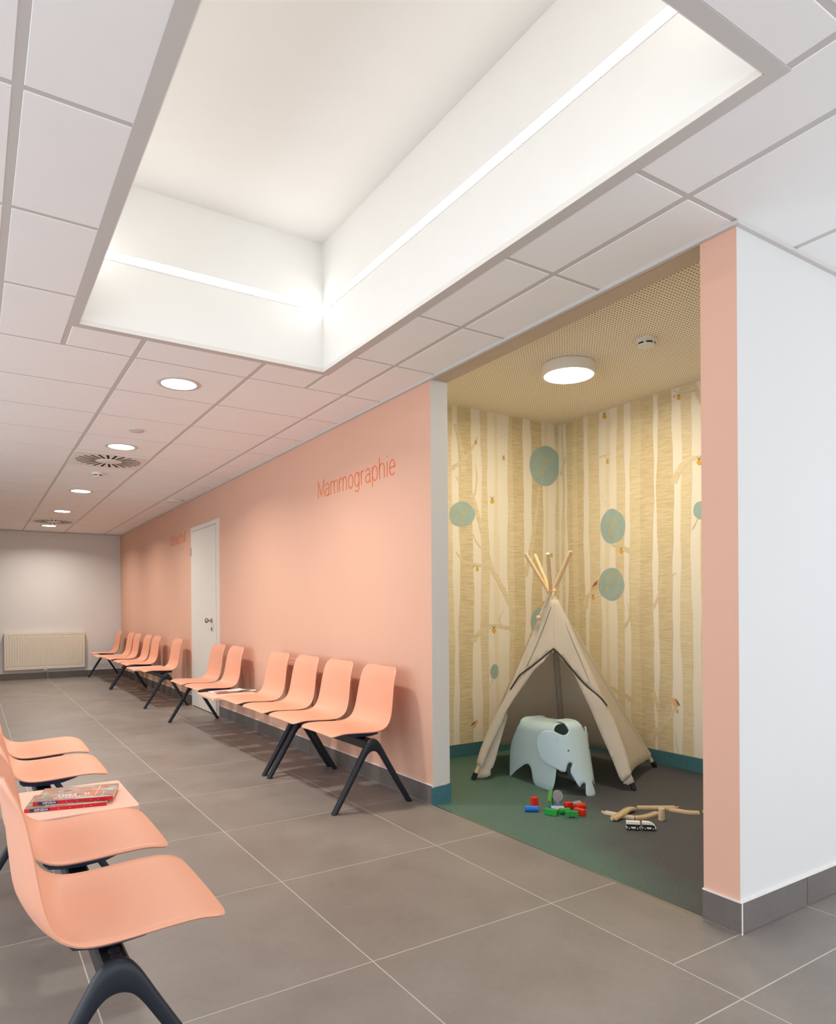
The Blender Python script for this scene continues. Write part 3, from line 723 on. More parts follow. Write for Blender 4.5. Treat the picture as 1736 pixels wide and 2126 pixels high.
def magazine(p0, p1, z, lab, n_mag):
    """p0..p1: ends of the spine on the near side (p0 = head end), the cover lies beyond it"""
    a = Vector((p0[0], p0[1], 0)); b = Vector((p1[0], p1[1], 0)); ang = math.atan2(b.y - a.y, b.x - a.x); Lg = 0.275; Wd = 0.208; T = 0.012
    o = thing('magazine', lab, 'magazine', (a.x, a.y, z), (0, 0, ang), group='magazines on the left bench table')
    MB().box(0.001, 0.002, 0.0006, Lg - 0.001, Wd - 0.0015, T - 0.0006).obj('pages', M['paperwhite'], o)
    MB().box(0, 0.0, T - 0.0006, Lg, Wd, T).obj('cover', M['cover'], o)
    MB().box(0, 0.0, 0.0, Lg, Wd, 0.0006).obj('back_cover', M['magred'], o)
    sp = MB().box(0, -0.0006, 0, Lg, 0.0004, T).obj('spine', M['magred'], o)
    MB().box(0.018, -0.001, 0.0003, 0.082, -0.0005, T - 0.0002).obj('spine_label', M['navyink'], sp)
    def put(s, size, x, y, zz, on_spine, mat, xs=1.0):
        me = text_mesh(s, size); me.materials.append(mat)
        q = link('print', me, sp if on_spine else o)
        if on_spine: q.matrix_local = Matrix(((-xs, 0, 0, x), (0, 0, -1, -0.0012), (0, -1, 0, zz), (0, 0, 0, 1)))
        else: q.matrix_local = Matrix(((-xs, 0, 0, x), (0, -1, 0, y), (0, 0, 1, T + 0.0003), (0, 0, 0, 1)))
    put('WIENER', 0.0125, 0.078, 0, 0.0105, True, M['paperwhite'], 1.0)
    put('WIENER', 0.034, 0.158, 0.046, 0, False, M['paperwhite'], 0.78)
    put('100', 0.05, 0.145, 0.088, 0, False, M['paperwhite'], 1.0)
    put('II', 0.045, 0.185, 0.088, 0, False, M['paperwhite'], 1.0)
    for x in (0.112, 0.15, 0.197, 0.222): MB().box(x, -0.0012, 0.0035, x + 0.002, -0.0005, 0.0058).obj('spine_dot', M['paperwhite'], sp)
    for (x0_, y0_, x1, y1) in ((0.206, 0.045, 0.208, 0.19), (0.232, 0.02, 0.2335, 0.085), (0.02, 0.05, 0.0215, 0.13), (0.195, 0.008, 0.262, 0.0125)):
        MB().box(x0_, y0_, T, x1, y1, T + 0.0003).obj('cover_line', M['paperwhite'], o)
    for k in range(3): MB().box(0.246 + 0.006 * k, 0.1, T, 0.2485 + 0.006 * k, 0.13, T + 0.0003).obj('cover_print', M['paperwhite'], o)
    for (x0_, y0_, x1, y1) in ((0.165, 0.11, 0.215, 0.125), (0.178, 0.082, 0.226, 0.094), (0.17, 0.145, 0.232, 0.157), (0.15, 0.06, 0.2, 0.07)):
        MB().box(x0_, y0_, T, x1, y1, T + 0.0002).obj('cover_print', M['orange'], o)
    for k in range(4):
        a_ = np.linspace(0.3, 5.2, 14); rr = 0.02 + 0.004 * k
        if k % 2 == 0:
            mb = MB(); mb.ring([[(0.1 + rr * 1.3 * math.cos(t) * f, 0.135 + rr * math.sin(t) * f, T + 0.0003) for f in (0.92, 1.0)] for t in a_], False, 0, False); mb.obj('cover_print', M['paperwhite'], o)
    return o
q0 = at(50, 1688, 2, TZ); q1 = at(207, 1673, 2, TZ)
magazine(q0, q1, TZ, 'lower red-spined magazine, partly under the other, on the left bench table', 0)
q0 = at(68, 1672, 2, TZ + 0.014); q1 = at(238, 1658, 2, TZ + 0.014)
magazine(q0, q1, TZ + 0.0128, 'upper red-spined magazine lying across the other on the left bench table', 1)

def leaflet(px, py, w, d_, ang, z, mat, lab, n_pic=None):
    p = at(px, py, 2, z)
    o = thing('leaflet', lab, 'leaflet', (p.x, p.y, z), (0, 0, ang), group='leaflets on the wall bench table')
    mb = MB(); G_ = [[(x, y, 0.0015 + 0.006 * (abs(y) / (d_ / 2)) ** 3) for y in np.linspace(-d_ / 2, d_ / 2, 7)] for x in np.linspace(-w / 2, w / 2, 5)]
    sheet(mb, G_, 0.0016); mb.obj('sheet', mat, o, 40)
    if n_pic:
        G_ = [[(x, y, 0.0030 + 0.006 * (abs(y) / (d_ / 2)) ** 3) for y in np.linspace(-d_ * 0.36, d_ * 0.30, 7)] for x in np.linspace(-w * 0.38, w * 0.2, 5)]
        sheet(MB(), G_, 0.0006).obj('picture', n_pic, o, 40)
    return o
M['magpink'] = plain('magazine_pink_print', srgb(190, 84, 92), 0.4, 0.5, 30)
leaflet(466, 1437, 0.22, 0.2, 0.1, TZ, M['paperwhite'], 'open white leaflet with a dark pink picture, on the wall bench table', M['magpink'])
leaflet(497, 1433, 0.15, 0.13, 0.5, TZ + 0.009, M['paperwhite'], 'white leaflet with a red edge toward the wall, on the wall bench table', None)
leaflet(518, 1435, 0.11, 0.1, -0.3, TZ, M['paperwhite'], 'small blank white slip beside the seat, on the wall bench table', None)

# ------------------------------------------------------------------ printed wallpaper: birch trunks, branches, crowns, fruit, birds
PM = ['bark_faint', 'bark_mid', 'bark_dark', 'blueprint', 'yellow', 'inkgrey', 'peach', 'brown', 'paper']
class Wall:
    def __init__(s, side): s.side = side; s.mb = MB(); s.k = 0
    def p(s, px, py, layer):
        e = 0.0006 + 0.0003 * layer
        return at(px, py, 1, AYL - e) if s.side == 's' else at(px, py, 0, AX - e)
    def uv(s, h_, z, layer):
        e = 0.0006 + 0.0003 * layer
        return (h_, AYL - e, z) if s.side == 's' else (AX - e, h_, z)
    def poly(s, pts, mat, layer):
        k = s.mb.pts([s.p(x, y, layer) for x, y in pts]); n = len(pts)
        s.mb.face([k + i for i in range(n)], PM.index(mat))
    def ribbon(s, pts, w0, w1, mat, layer, smooth=5):
        s.k += 1; layer = layer + 0.02 * (s.k % 40)
        P = np.array(spline(pts, smooth)); n = len(P); L = []; R_ = []
        layer = min(layer, 4.95) if layer < 5 else layer
        for i in range(n):
            t = P[min(i + 1, n - 1)] - P[max(i - 1, 0)]; t /= np.linalg.norm(t); w = (w0 + (w1 - w0) * i / (n - 1)) / 2
            L.append(s.p(P[i, 0] - t[1] * w, P[i, 1] + t[0] * w, layer)); R_.append(s.p(P[i, 0] + t[1] * w, P[i, 1] - t[0] * w, layer))
        a = s.mb.pts(L); b = s.mb.pts(R_)
        for i in range(n - 1): s.mb.face((a + i, a + i + 1, b + i + 1, b + i), PM.index(mat))
    def blob(s, cx, cy, rx, ry, mat, layer, rough=0.04, n=28, seed=0):
        rg = random.Random(seed); ph = [rg.uniform(0, 6) for _ in range(3)]
        pts = []
        for k in range(n):
            t = 2 * PI * k / n; r = 1 + rough * (math.sin(2 * t + ph[0]) + 0.6 * math.sin(3 * t + ph[1]) + 0.4 * math.sin(5 * t + ph[2]))
            pts.append((cx + rx * r * math.cos(t), cy + ry * r * math.sin(t)))
        s.poly(pts, mat, layer)
    def fruit(s, cx, cy, r, stem=True):
        s.blob(cx, cy, r, r * 1.08, 'yellow', 7, 0.02, 16)
        if stem:
            s.ribbon([(cx, cy - r), (cx - 0.9 * r, cy - 2.4 * r)], 0.35 * r, 0.12 * r, 'inkgrey', 8, 2); s.ribbon([(cx, cy - r), (cx + 0.8 * r, cy - 2.6 * r)], 0.35 * r, 0.12 * r, 'inkgrey', 8, 2)
    def trunk(s, x0, x1, mat, layer, seed, y_ref=1050, bark=None):
        a = s.p(x0, y_ref, layer); b = s.p(x1, y_ref, layer); h0, h1 = (a.x, b.x) if s.side == 's' else (a.y, b.y)
        s.trunk_h(h0, h1, mat, layer, seed)
    def trunk_h(s, h0, h1, mat, layer, seed):
        rg = random.Random(seed); ph = [rg.uniform(0, 6) for _ in range(6)]; n = 46; rows = []
        lo, hi = (XW + WT, AX) if s.side == 's' else (AY0, AYL)
        for i in range(n + 1):
            z = 0.1 + (AZ - 0.1) * i / n; d0 = 0.008 * math.sin(z * 3.1 + ph[0]) + 0.005 * math.sin(z * 7.3 + ph[1]) + 0.0025 * math.sin(z * 17 + ph[4]); d1 = 0.008 * math.sin(z * 2.7 + ph[2]) + 0.005 * math.sin(z * 6.1 + ph[3]) + 0.0025 * math.sin(z * 19 + ph[5])
            c = lambda v: min(max(v, lo), hi)
            rows.append([s.uv(c(h0 + d0), z, layer), s.uv(c(h1 + d1), z, layer)])
        s.mb.ring(rows, False, PM.index(mat), False)
    def crown(s, cx, cy, rx, ry, dots, seed):
        s.blob(cx, cy, rx, ry, 'blueprint', 5, 0.03, 36, seed)
        for dx, dy, r in dots: s.blob(cx + dx, cy + dy, r, r * 1.15, 'yellow', 6, 0.12, 10, seed + int(dx))
    def bird(s, pts_b, pts_w): s.poly(pts_b, 'peach', 6); s.poly(pts_w, 'brown', 7)
    def done(s, wall): s.mb.obj('wallpaper_print', [M[k] for k in PM], wall)
za = lambda *q: [(920 + x / 3.1, 780 + y / 3.1) for x, y in q]
zb = lambda *q: [(920 + x / 3.1, 1240 + y / 3.1) for x, y in q]
w = Wall('s')
for i, (a, b, m, l) in enumerate(((905, 915, 'bark_mid', 1), (925, 940, 'bark_mid', 1), (953, 981, 'bark_dark', 2), (999, 1013.5, 'bark_mid', 1), (1026, 1034.5, 'bark_faint', 0), (1055.5, 1088, 'bark_dark', 2), (1104, 1126, 'bark_dark', 2), (1132, 1139, 'bark_faint', 0), (1153, 1166, 'bark_mid', 1))): w.trunk(a, b, m, l, 10 + i)
w.trunk(1056, 1066, 'bark_mid', 3, 15)
w.trunk_h(2.5, 2.66, 'bark_dark', 2, 40); w.trunk_h(2.78, 2.88, 'bark_mid', 1, 41)
w.ribbon(za((135, 610), (110, 430), (75, 310)), 11, 5, 'bark_mid', 4); w.ribbon(za((55, 600), (130, 540), (180, 480), (225, 388)), 9, 1.5, 'bark_mid', 4)
w.ribbon(za((110, 690), (80, 640)), 3, 1, 'bark_mid', 4); w.ribbon(za((205, 770), (220, 660), (210, 575)), 3.5, 1, 'bark_mid', 4)
w.ribbon(za((433, 1470), (370, 1340), (310, 1230), (275, 1090), (225, 900), (185, 760)), 9, 7, 'bark_mid', 4)
w.ribbon(za((300, 1150), (230, 1090), (170, 980)), 4, 1.5, 'bark_mid', 4); w.ribbon(za((305, 1225), (200, 1215), (130, 1190), (85, 1135)), 7, 2, 'bark_mid', 4)
w.ribbon(za((433, 1625), (330, 1610), (250, 1640), (190, 1710)), 6, 11, 'bark_mid', 4); w.ribbon(za((375, 1610), (365, 1560), (397, 1490)), 3.5, 1, 'bark_mid', 4)
w.ribbon(za((530, 1290), (570, 1100), (600, 900), (620, 710)), 10, 4, 'bark_mid', 4); w.ribbon(za((360, 400), (400, 380), (418, 370)), 2, 1, 'bark_faint', 4)
w.crown(*za((656, 580))[0], 31, 43, [(-12, -14, 2.2), (0, -13, 2.2), (8, -9, 1.6), (-12, 0, 1.5), (-9, 13, 2.0), (-3, 15, 2.0)], 3)
w.crown(*za((122, 892))[0], 26, 27, [(-11, -12, 2.2), (4, -1, 2.4), (10, -10, 1.8), (-9, 4, 1.8), (-6, 16, 2.0), (1, 18, 2.0)], 4)
w.crown(1027, 1394, 8.5, 15, [], 5); w.ribbon([(1025, 1409), (1016, 1428)], 2, 1, 'bark_mid', 4)
w.crown(1119, 1292, 17, 29, [], 6); w.ribbon([(1120, 1322), (1100, 1317)], 3, 5, 'bark_dark', 4)
for q, r in (((212, 433), 2.8), ((391, 534), 3.0), ((318, 808), 4.2), ((221, 1247), 2.8), ((197, 1232), 1.4), ((329, 1640), 4.2), ((699, 1160), 2.6)): w.fruit(*za(q)[0], r)
w.bird(zb((178, 832), (200, 800), (224, 785), (222, 808), (208, 832)), zb((180, 830), (186, 812), (210, 795), (204, 815)))
w.ribbon(zb((175, 845), (215, 835)), 1.5, 1, 'bark_mid', 4); w.bird(za((640, 1455), (662, 1445), (660, 1480), (645, 1490)), za((640, 1480), (650, 1470), (652, 1486)))
w.done(wall_as)
w = Wall('r')
for i, (a, b, m, l) in enumerate(((1167, 1172, 'bark_mid', 1), (1178, 1213, 'bark_dark', 2), (1223, 1246, 'bark_mid', 1), (1257, 1265, 'bark_faint', 0), (1280, 1296, 'bark_mid', 1), (1308, 1356, 'bark_dark', 2), (1365.5, 1396, 'bark_dark', 2), (1413.5, 1436, 'bark_mid', 1), (1456, 1470, 'bark_mid', 1))): w.trunk(a, b, m, l, 30 + i)
w.trunk(1190, 1200, 'bark_mid', 3, 60); w.trunk(1309, 1329, 'bark_mid', 3, 61)
for k, (a, b, m) in enumerate(((2.78, 2.66, 'bark_dark'), (2.5, 2.42, 'bark_mid'), (2.3, 2.12, 'bark_dark'), (1.95, 1.86, 'bark_mid'), (1.75, 1.62, 'bark_dark'))): w.trunk_h(a, b, m, 2, 50 + k)
w.ribbon(za((1690, 205), (1640, 120), (1612, 45)), 14, 8, 'bark_mid', 4); w.ribbon(za((1640, 85), (1560, 115), (1480, 95)), 6, 3, 'bark_mid', 4)
w.ribbon(za((1480, 690), (1530, 590), (1600, 535), (1700, 520)), 14, 7, 'bark_mid', 4)
w.ribbon(za((1005, 530), (1030, 515), (1080, 500)), 3.5, 1, 'bark_mid', 4); w.ribbon(za((1030, 515), (1075, 540)), 2, 1, 'bark_mid', 4)
w.ribbon(za((1060, 370), (1090, 280)), 3, 1, 'bark_faint', 4); w.ribbon(za((1055, 860), (1035, 800), (1015, 755)), 3, 1, 'bark_faint', 4)
w.ribbon(za((1205, 1130), (1150, 1105), (1090, 1085), (1030, 1000)), 11, 4, 'bark_mid', 4); w.ribbon(za((760, 640), (790, 520)), 7, 3, 'bark_mid', 4)
w.ribbon(za((915, 1500), (930, 1420), (1000, 1370), (1060, 1310)), 11, 3, 'bark_mid', 4)
w.ribbon(za((1350, 1500), (1390, 1400), (1412, 1265)), 6, 2, 'bark_mid', 4); w.ribbon(za((1468, 1320), (1480, 1280), (1502, 1268)), 3, 1, 'bark_mid', 4)
w.ribbon(za((1165, 1620), (1200, 1550), (1185, 1450)), 7, 1, 'bark_mid', 4); w.ribbon(za((1605, 990), (1640, 915)), 3, 2, 'bark_mid', 4)
w.ribbon(zb((1210, 660), (1150, 620), (1080, 580)), 10, 6, 'bark_mid', 4)
w.ribbon(zb((1330, 905), (1400, 840), (1460, 770), (1500, 700)), 14, 3, 'bark_mid', 4); w.ribbon(zb((1405, 830), (1380, 700), (1350, 610)), 5, 9, 'bark_mid', 4); w.ribbon(zb((1415, 810), (1445, 690)), 3, 1, 'bark_mid', 4)
w.ribbon(zb((1515, 1000), (1500, 930), (1502, 860)), 3, 1, 'bark_mid', 4); w.ribbon(zb((1360, 975), (1345, 940)), 2, 1, 'bark_mid', 4)
w.crown(*za((1092, 970))[0], 25, 37, [(-9, -10, 2.6), (8, -12, 1.8), (7, 0, 2.4), (-7, 5, 2.0), (-4, 17, 2.2), (3, 17, 1.8)], 7)
w.crown(*za((1084, 1343))[0], 26, 35, [(2, -21, 2.4), (16, -17, 2.4), (-2, -4, 2.4), (-9, 8, 2.6), (11, 16, 2.4), (-10, -16, 1.5)], 8)
w.crown(*za((1660, 865))[0], 16, 19, [], 9)
for q, r in (((1037, 264), 4.0), ((1058, 556), 3.0), ((1515, 144), 3.8), ((1488, 136), 1.8), ((1648, 558), 5.2), ((1147, 1131), 4.0), ((965, 1431), 3.6)): w.fruit(*za(q)[0], r)
w.fruit(*zb((1508, 736))[0], 2.6)
w.bird(za((945, 1385), (960, 1350), (1000, 1310), (1008, 1330), (985, 1370)), za((957, 1362), (975, 1332), (995, 1318), (990, 1345)))
w.bird(zb((1474, 645), (1490, 650), (1520, 690), (1500, 712), (1480, 695)), zb((1492, 652), (1505, 660), (1527, 695), (1512, 697)))
w.done(wall_ab)

# ------------------------------------------------------------------ play tent
FA, FB, FC, FE, FD = Vector((2.816, 3.693, 0)), Vector((3.488, 2.903, 0)), Vector((4.112, 3.235, 0)), Vector((4.02, 4.06, 0)), Vector((3.30, 4.235, 0))
XC = Vector((3.405, 3.545, 1.265))
feet = [FA, FB, FC, FE, FD]
tent = thing('play_tent', 'beige canvas play tent with wooden poles, opened at the front, in the alcove corner', 'tent', (3.42, 3.53, 0))
T0 = Vector((3.42, 3.53, 0))
off = [Vector((0.012, -0.012, 0)), Vector((0.0, 0.014, 0)), Vector((-0.012, 0.02, 0)), Vector((-0.014, -0.006, 0)), Vector((0.016, 0.004, 0))]
lines = []
for i, ft in enumerate(feet):
    c = XC + off[i]; dr = (c - ft).normalized(); ln = (c - ft).length; lines.append((ft, dr, ln))
    tip = ft + dr * (ln + [0.31, 0.30, 0.31, 0.30, 0.31][i])
    pole = MB().tube([ft + dr * 0.04 - T0, tip - T0], 0.0135, 14).obj('pole', M['pole'], tent, 40)
    MB().tube([ft + dr * 0.004 - T0, ft + dr * 0.05 - T0], 0.0165, 14).obj('rubber_foot', M['rubber'], pole, 40)
LN = 1.30
def on_pole(i, h_):     # point of pole i at height h_
    ft, dr, ln = lines[i]; return ft + dr * (h_ / dr.z)
def panel(i, j, name='canvas_panel', sag=0.022, n=26, lo_i=0.085, lo_j=0.085):
    rows = []
    for a in range(n + 1):
        s_ = a / n; r = []
        for b in range(15):
            t = b / 14; lo = (1 - t) * lo_i + t * lo_j; hh_ = lo + (1.235 - lo) * s_
            p = on_pole(i, hh_).lerp(on_pole(j, hh_), t)
            c = Vector((T0.x, T0.y, hh_)) - p; c.z = 0
            k = sag * 4 * t * (1 - t) * (1 - s_) ** 0.7 * (1 + 0.25 * math.sin(9 * s_ + 5 * t))
            p = p + (c.normalized() * k if c.length > 1e-4 else Vector((0, 0, 0)))
            o_ = p - Vector((XC.x, XC.y, hh_)); o_.z = 0
            if o_.length > 1e-4 and sag < 0.5: p = p + o_.normalized() * 0.014
            r.append(p - T0)
        rows.append(r)
    return sheet(MB(), rows, 0.003).obj(name, M['canvas'], tent, 50)
panel(1, 2, lo_i=0.09, lo_j=0.075); panel(2, 3); panel(3, 4); panel(4, 0, lo_j=0.12, lo_i=0.07)
for i in range(5):     # canvas sleeves round the poles
    ft, dr, ln = lines[i]; a, b = [(0.13, 1.225), (0.11, 1.225), (0.09, 1.22), (0.06, 1.22), (0.06, 1.22)][i]
    pts = [on_pole(i, a + (b - a) * k / 40) - T0 for k in range(41)]
    rg = random.Random(i); MB().tube(pts, [0.021 + 0.0025 * rg.random() for _ in pts], 12).obj('pole_sleeve', M['canvas'], tent, 60)
# front panel and the two opened flaps, all lying against the plane of the two front poles
PN = (FB - FA).cross(XC - FA).normalized()
if PN.dot(Vector((0, 0, CAM_H)) - FA) < 0: PN = -PN
e1 = (FB - FA).normalized(); e2 = PN.cross(e1).normalized()
if e2.z < 0: e2 = -e2
def front_piece(name, outline, lift, step=0.03, wave=0.006, freq=9.0, th=0.003, inner=None):
    uv = []
    for q in outline:
        p = onplane(q[0], q[1], FA, PN) - FA; uv.append((p.dot(e1), p.dot(e2)))
    # refine the outline
    fine = []
    for k in range(len(uv)):
        a, b = uv[k], uv[(k + 1) % len(uv)]; m = max(1, int(math.hypot(b[0] - a[0], b[1] - a[1]) / step))
        fine += [(a[0] + (b[0] - a[0]) * t / m, a[1] + (b[1] - a[1]) * t / m) for t in range(m)]
    V, Fc = cdt(fine, step)
    mb = MB(); P = []
    for (x, y) in V:
        l = lift(x, y) if callable(lift) else lift
        l += wave * math.sin(freq * x * 2.3 + 2.0 * y) * math.cos(freq * 0.6 * y)
        P.append(FA + e1 * x + e2 * y + PN * l - T0)
    mb.pts(P)
    for f in Fc: mb.face(f)
    o = mb.obj(name, M['canvas'], tent)
    md = o.modifiers.new('thickness', 'SOLIDIFY'); md.thickness = th; md.offset = 0
    for p in o.data.polygons: p.use_smooth = True
    return o
zt = lambda *q: [(960 + x / 7.594, 1360 + y / 7.594) for x, y in q]       # points measured on the left flap
zr = lambda *q: [(1160 + x / 6.642, 1340 + y / 6.642) for x, y in q]      # points measured on the right flap
zipL = [(1150, 1349), (1128, 1367), (1108, 1383), (1090, 1396), (1080, 1404), (1073, 1414), (1066, 1425), (1061, 1433)]
zipR = [(1150, 1349), (1165, 1364), (1185, 1388), (1207, 1414), (1226, 1433), (1240, 1444), (1252, 1455), (1261, 1467)]
front_piece('canvas_panel', [(1137, 1246), (1160, 1247), (1180, 1287), (1203, 1340), (1225, 1387), (1248, 1438), (1262, 1469)] + zipR[::-1][1:] + zipL[1:] + [(1072, 1408), (1092, 1362), (1112, 1312), (1128, 1272)], lambda x, y: 0.02, 0.03, 0.004)
front_piece('canvas_flap', zipL + zt((700, 660), (560, 900), (420, 1180), (300, 1480), (240, 1690), (245, 1730), (310, 1765), (330, 1760), (400, 1560), (520, 1300), (640, 1060), (715, 880), (850, 660), (1000, 450), (1150, 240)) + [(1128, 1378)], 0.026, 0.025, 0.006)
front_piece('canvas_flap', zt((700, 890), (560, 1080), (430, 1330), (330, 1560), (230, 1850), (215, 1925), (290, 1940), (380, 1925), (440, 1890), (443, 1800), (480, 1760), (520, 1640), (570, 1450), (640, 1200), (705, 970)), lambda x, y: -0.012, 0.025, 0.008, 14)
front_piece('canvas_flap', zipR + zr((680, 860), (760, 1010), (850, 1250), (940, 1510), (1005, 1770), (895, 1870), (870, 1880), (830, 1810), (730, 1550), (640, 1350), (560, 1170), (450, 900), (350, 690), (240, 460), (150, 290)) + [(1168, 1372)], 0.03, 0.025, 0.006)
front_piece('canvas_flap', zr((1000, 1780), (895, 1870), (890, 1905), (960, 1925), (1045, 1885), (1025, 1830)), 0.012, 0.02, 0.004)
def front_tube(name, pts, r, mat, lift):
    P = [onplane(q[0], q[1], FA, PN) + PN * lift - T0 for q in spline(pts, 4)]
    return MB().tube(P, r, 8).obj(name, mat, tent, 60)
front_tube('zipper', zipL, 0.0042, M['rubber'], 0.030); zr_o = front_tube('zipper', zipR, 0.0048, M['rubber'], 0.034)
front_tube('seam', [(1145, 1262), (1131, 1300), (1113, 1345), (1095, 1384)], 0.0016, M['inkgrey'], 0.0235); front_tube('seam', [(1166, 1264), (1178, 1305), (1203, 1365), (1226, 1419)], 0.0016, M['inkgrey'], 0.0235)
front_tube('seam', [(1151, 1256), (1151, 1300), (1151, 1345)], 0.0016, M['canvas'], 0.0235)
p = onplane(1150, 1354, FA, PN) + PN * 0.038 - T0
MB().cbox(p.x - 0.006, p.y - 0.006, p.z - 0.022, p.x + 0.006, p.y + 0.006, p.z + 0.006, 0.002).obj('zip_pull', M['steel'], tent)
# cord lashing with a wooden bead
lash = [XC + Vector((0.034 * math.cos(t), 0.034 * math.sin(t), 0.0 + 0.003 * math.sin(2 * t))) - T0 for t in np.linspace(0, 2 * PI, 25)]
MB().tube(lash, 0.003, 8).obj('lashing_cord', M['pole'], tent, 60)
s0 = onplane(1143, 1232, XC, PN) + PN * 0.03 - T0; s1 = onplane(1120, 1286, FA, PN) + PN * 0.05 - T0
MB().tube([s0, s0.lerp(s1, 0.5), s1], 0.0025, 8).obj('cord', M['paperwhite'], tent, 60)
MB().lathe([(0.001 + 0.016 * math.sin(PI * k / 12), -0.016 * math.cos(PI * k / 12)) for k in range(13)], s1, 20).obj('bead', M['pole'], tent, 60)

# ------------------------------------------------------------------ elephant stool
hd = Vector((-0.10, -0.995, 0)).normalized(); nside = Vector((hd.y, -hd.x, 0))
EC = Vector((3.0895, 3.6334, 0)) - nside * 0.15
ele = thing('elephant_stool', 'pale blue plastic elephant-shaped stool standing in front of the tent', 'stool', EC)
def E3(u, n_, z): return hd * u + nside * n_ + Vector((0, 0, z))
low = [(0, 0.0), (0.02, 0.016), (0.0425, 0.034), (0.09, 0.067), (0.1286, 0.092), (0.16, 0.111), (0.185, 0.1205), (0.203, 0.1205), (0.222, 0.112), (0.24, 0.092), (0.250, 0.066), (0.258, 0.040), (0.268, 0.018), (0.283, 0.006), (0.306, 0.0), (0.35, 0.0), (0.41, 0.0), (0.434, 0.003), (0.452, 0.013), (0.465, 0.032), (0.472, 0.062), (0.477, 0.095), (0.48, 0.145)]
rear = lambda z: float(np.interp(z, [0, 0.06, 0.11, 0.2, 0.25, 0.31, 0.36, 0.39], [0.0, -0.009, -0.013, -0.015, 0.004, 0.037, 0.066, 0.07]))
hwz = lambda z: 0.147 - 0.032 * z / 0.39
rows = []; TOP = 0.388; RR = 0.06; UE = 0.48
for u, zl in [(float(a[0]), float(a[1])) for a in spline(low, 3)]:
    zl = max(zl, 0.0); r = []
    prof = [(hwz(zl + (TOP - RR - zl) * k / 9), zl + (TOP - RR - zl) * k / 9) for k in range(10)]
    wt = hwz(TOP - RR)
    prof += [(wt - RR + RR * math.cos(t), TOP - RR + RR * math.sin(t)) for t in np.linspace(0, PI / 2, 7)[1:]]
    prof += [((wt - RR) * (1 - k / 3), TOP) for k in range(1, 4)]
    full = prof + [(-a, b) for a, b in reversed(prof[:-1])]
    for a, z in full:
        ue = float(np.interp(z, [0, 0.33, 0.36, 0.39], [0.48, 0.48, 0.425, 0.42])); uu = rear(z) + u * (ue - rear(z)) / UE
        lift = 0.014 * max(0, 1 - u / 0.05) if z > 0.37 else 0
        r.append(E3(uu, a, z + lift + 0.022 * max(0.0, z - 0.25) / 0.14 * uu / 0.4))
    rows.append(r)
sheet(MB(), rows, 0.0085).obj('body', M['eleph'], ele, 55)
uf = lambda z: 0.503 + 0.41 * (0.36 - min(z, 0.415))
hc = lambda z: 0.03 + 0.145 * min(z, 0.40)
flare = lambda s_: 0.105 * (1 - math.exp(-s_ / 0.1)) + 0.15 * s_
back = [(0.3945, 0.3697), (0.3739, 0.3484), (0.3607, 0.3256), (0.3532, 0.2991), (0.3518, 0.2777), (0.3538, 0.2524), (0.3616, 0.2323), (0.3827, 0.1974), (0.4063, 0.18), (0.4296, 0.1669), (0.4623, 0.1531), (0.493, 0.1431), (0.5126, 0.1343), (0.5271, 0.1321), (0.5354, 0.134), (0.5388, 0.1409), (0.5393, 0.1551), (0.5409, 0.1734), (0.544, 0.1858), (0.5491, 0.1923), (0.5546, 0.1919), (0.5596, 0.1863), (0.5616, 0.1773), (0.5595, 0.1631), (0.5588, 0.1471), (0.5616, 0.1313), (0.573, 0.1104), (0.5861, 0.0899), (0.6009, 0.0655), (0.6083, 0.0544), (0.6123, 0.0516), (0.6147, 0.0569), (0.6171, 0.0669), (0.6217, 0.0751), (0.628, 0.0782), (0.634, 0.0762), (0.638, 0.0692), (0.639, 0.0508), (0.640, 0.03), (0.642, 0.0136), (0.6455, 0.004)]
qz = [(u - uf(z), z) for u, z in back]
qz += [(0.002, 0.0), (0.012, -0.002), (0.02, -0.003)]
qz += [(hc(max(v, 0.0)), v) for v in [-0.003] + list(np.linspace(0.008, 0.53, 34))]
qz += [(hc(0.40) * k, 0.53) for k in (0.8, 0.6)] + [(0.042, 0.527), (0.036, 0.51), (0.034, 0.47), (0.033, 0.43), (0.032, 0.40), (0.031, 0.3807), (0.0199, 0.3672), (0.004, 0.3569), (-0.006, 0.3528), (-0.0137, 0.3555), (-0.0289, 0.3644), (-0.0418, 0.3734), (-0.0568, 0.3782), (-0.0747, 0.3778), (-0.0909, 0.3747)]
V, Fc = cdt(qz, 0.011)
def head_pt(q, v, side):
    zz = min(v, 0.418); ext = v - zz
    full = hc(max(zz, 0))
    if q < 0: u = uf(zz) + q; n_ = full + flare(-q)
    else: n_ = full - q; u = uf(zz) + 0.25 * full * (1 - (n_ / full) ** 2)
    u -= ext
    z = zz + (0.008 * min(1, ext / 0.03) if ext > 0 else 0)
    if v > 0.385 and q > 0: u -= 0.02 * ((min(v, 0.418) - 0.385) / 0.033) ** 2
    return E3(u, n_ * side, z)
mb = MB()
for side in (1, -1):
    k = mb.pts([head_pt(q, v, side) for q, v in V])
    for f in Fc: mb.face([k + i for i in f])
me = mb.mesh('head', M['eleph']); bm = bmesh.new(); bm.from_mesh(me); bmesh.ops.remove_doubles(bm, verts=bm.verts, dist=0.0008); bmesh.ops.recalc_face_normals(bm, faces=bm.faces); bm.to_mesh(me); bm.free()
for p in me.polygons: p.use_smooth = True
head = link('head', me, ele); md = head.modifiers.new('thickness', 'SOLIDIFY'); md.thickness = 0.0085; md.offset = 0
for side in (1, -1):
    c = head_pt(0.5336 - uf(0.263), 0.263, side); MB().lathe([(0.001 + 0.0042 * math.sin(PI * k / 8), -0.0042 * math.cos(PI * k / 8)) for k in range(9)], c + (nside * side + hd) * 0.003, 12).obj('eye', M['rubber'], head, 60)
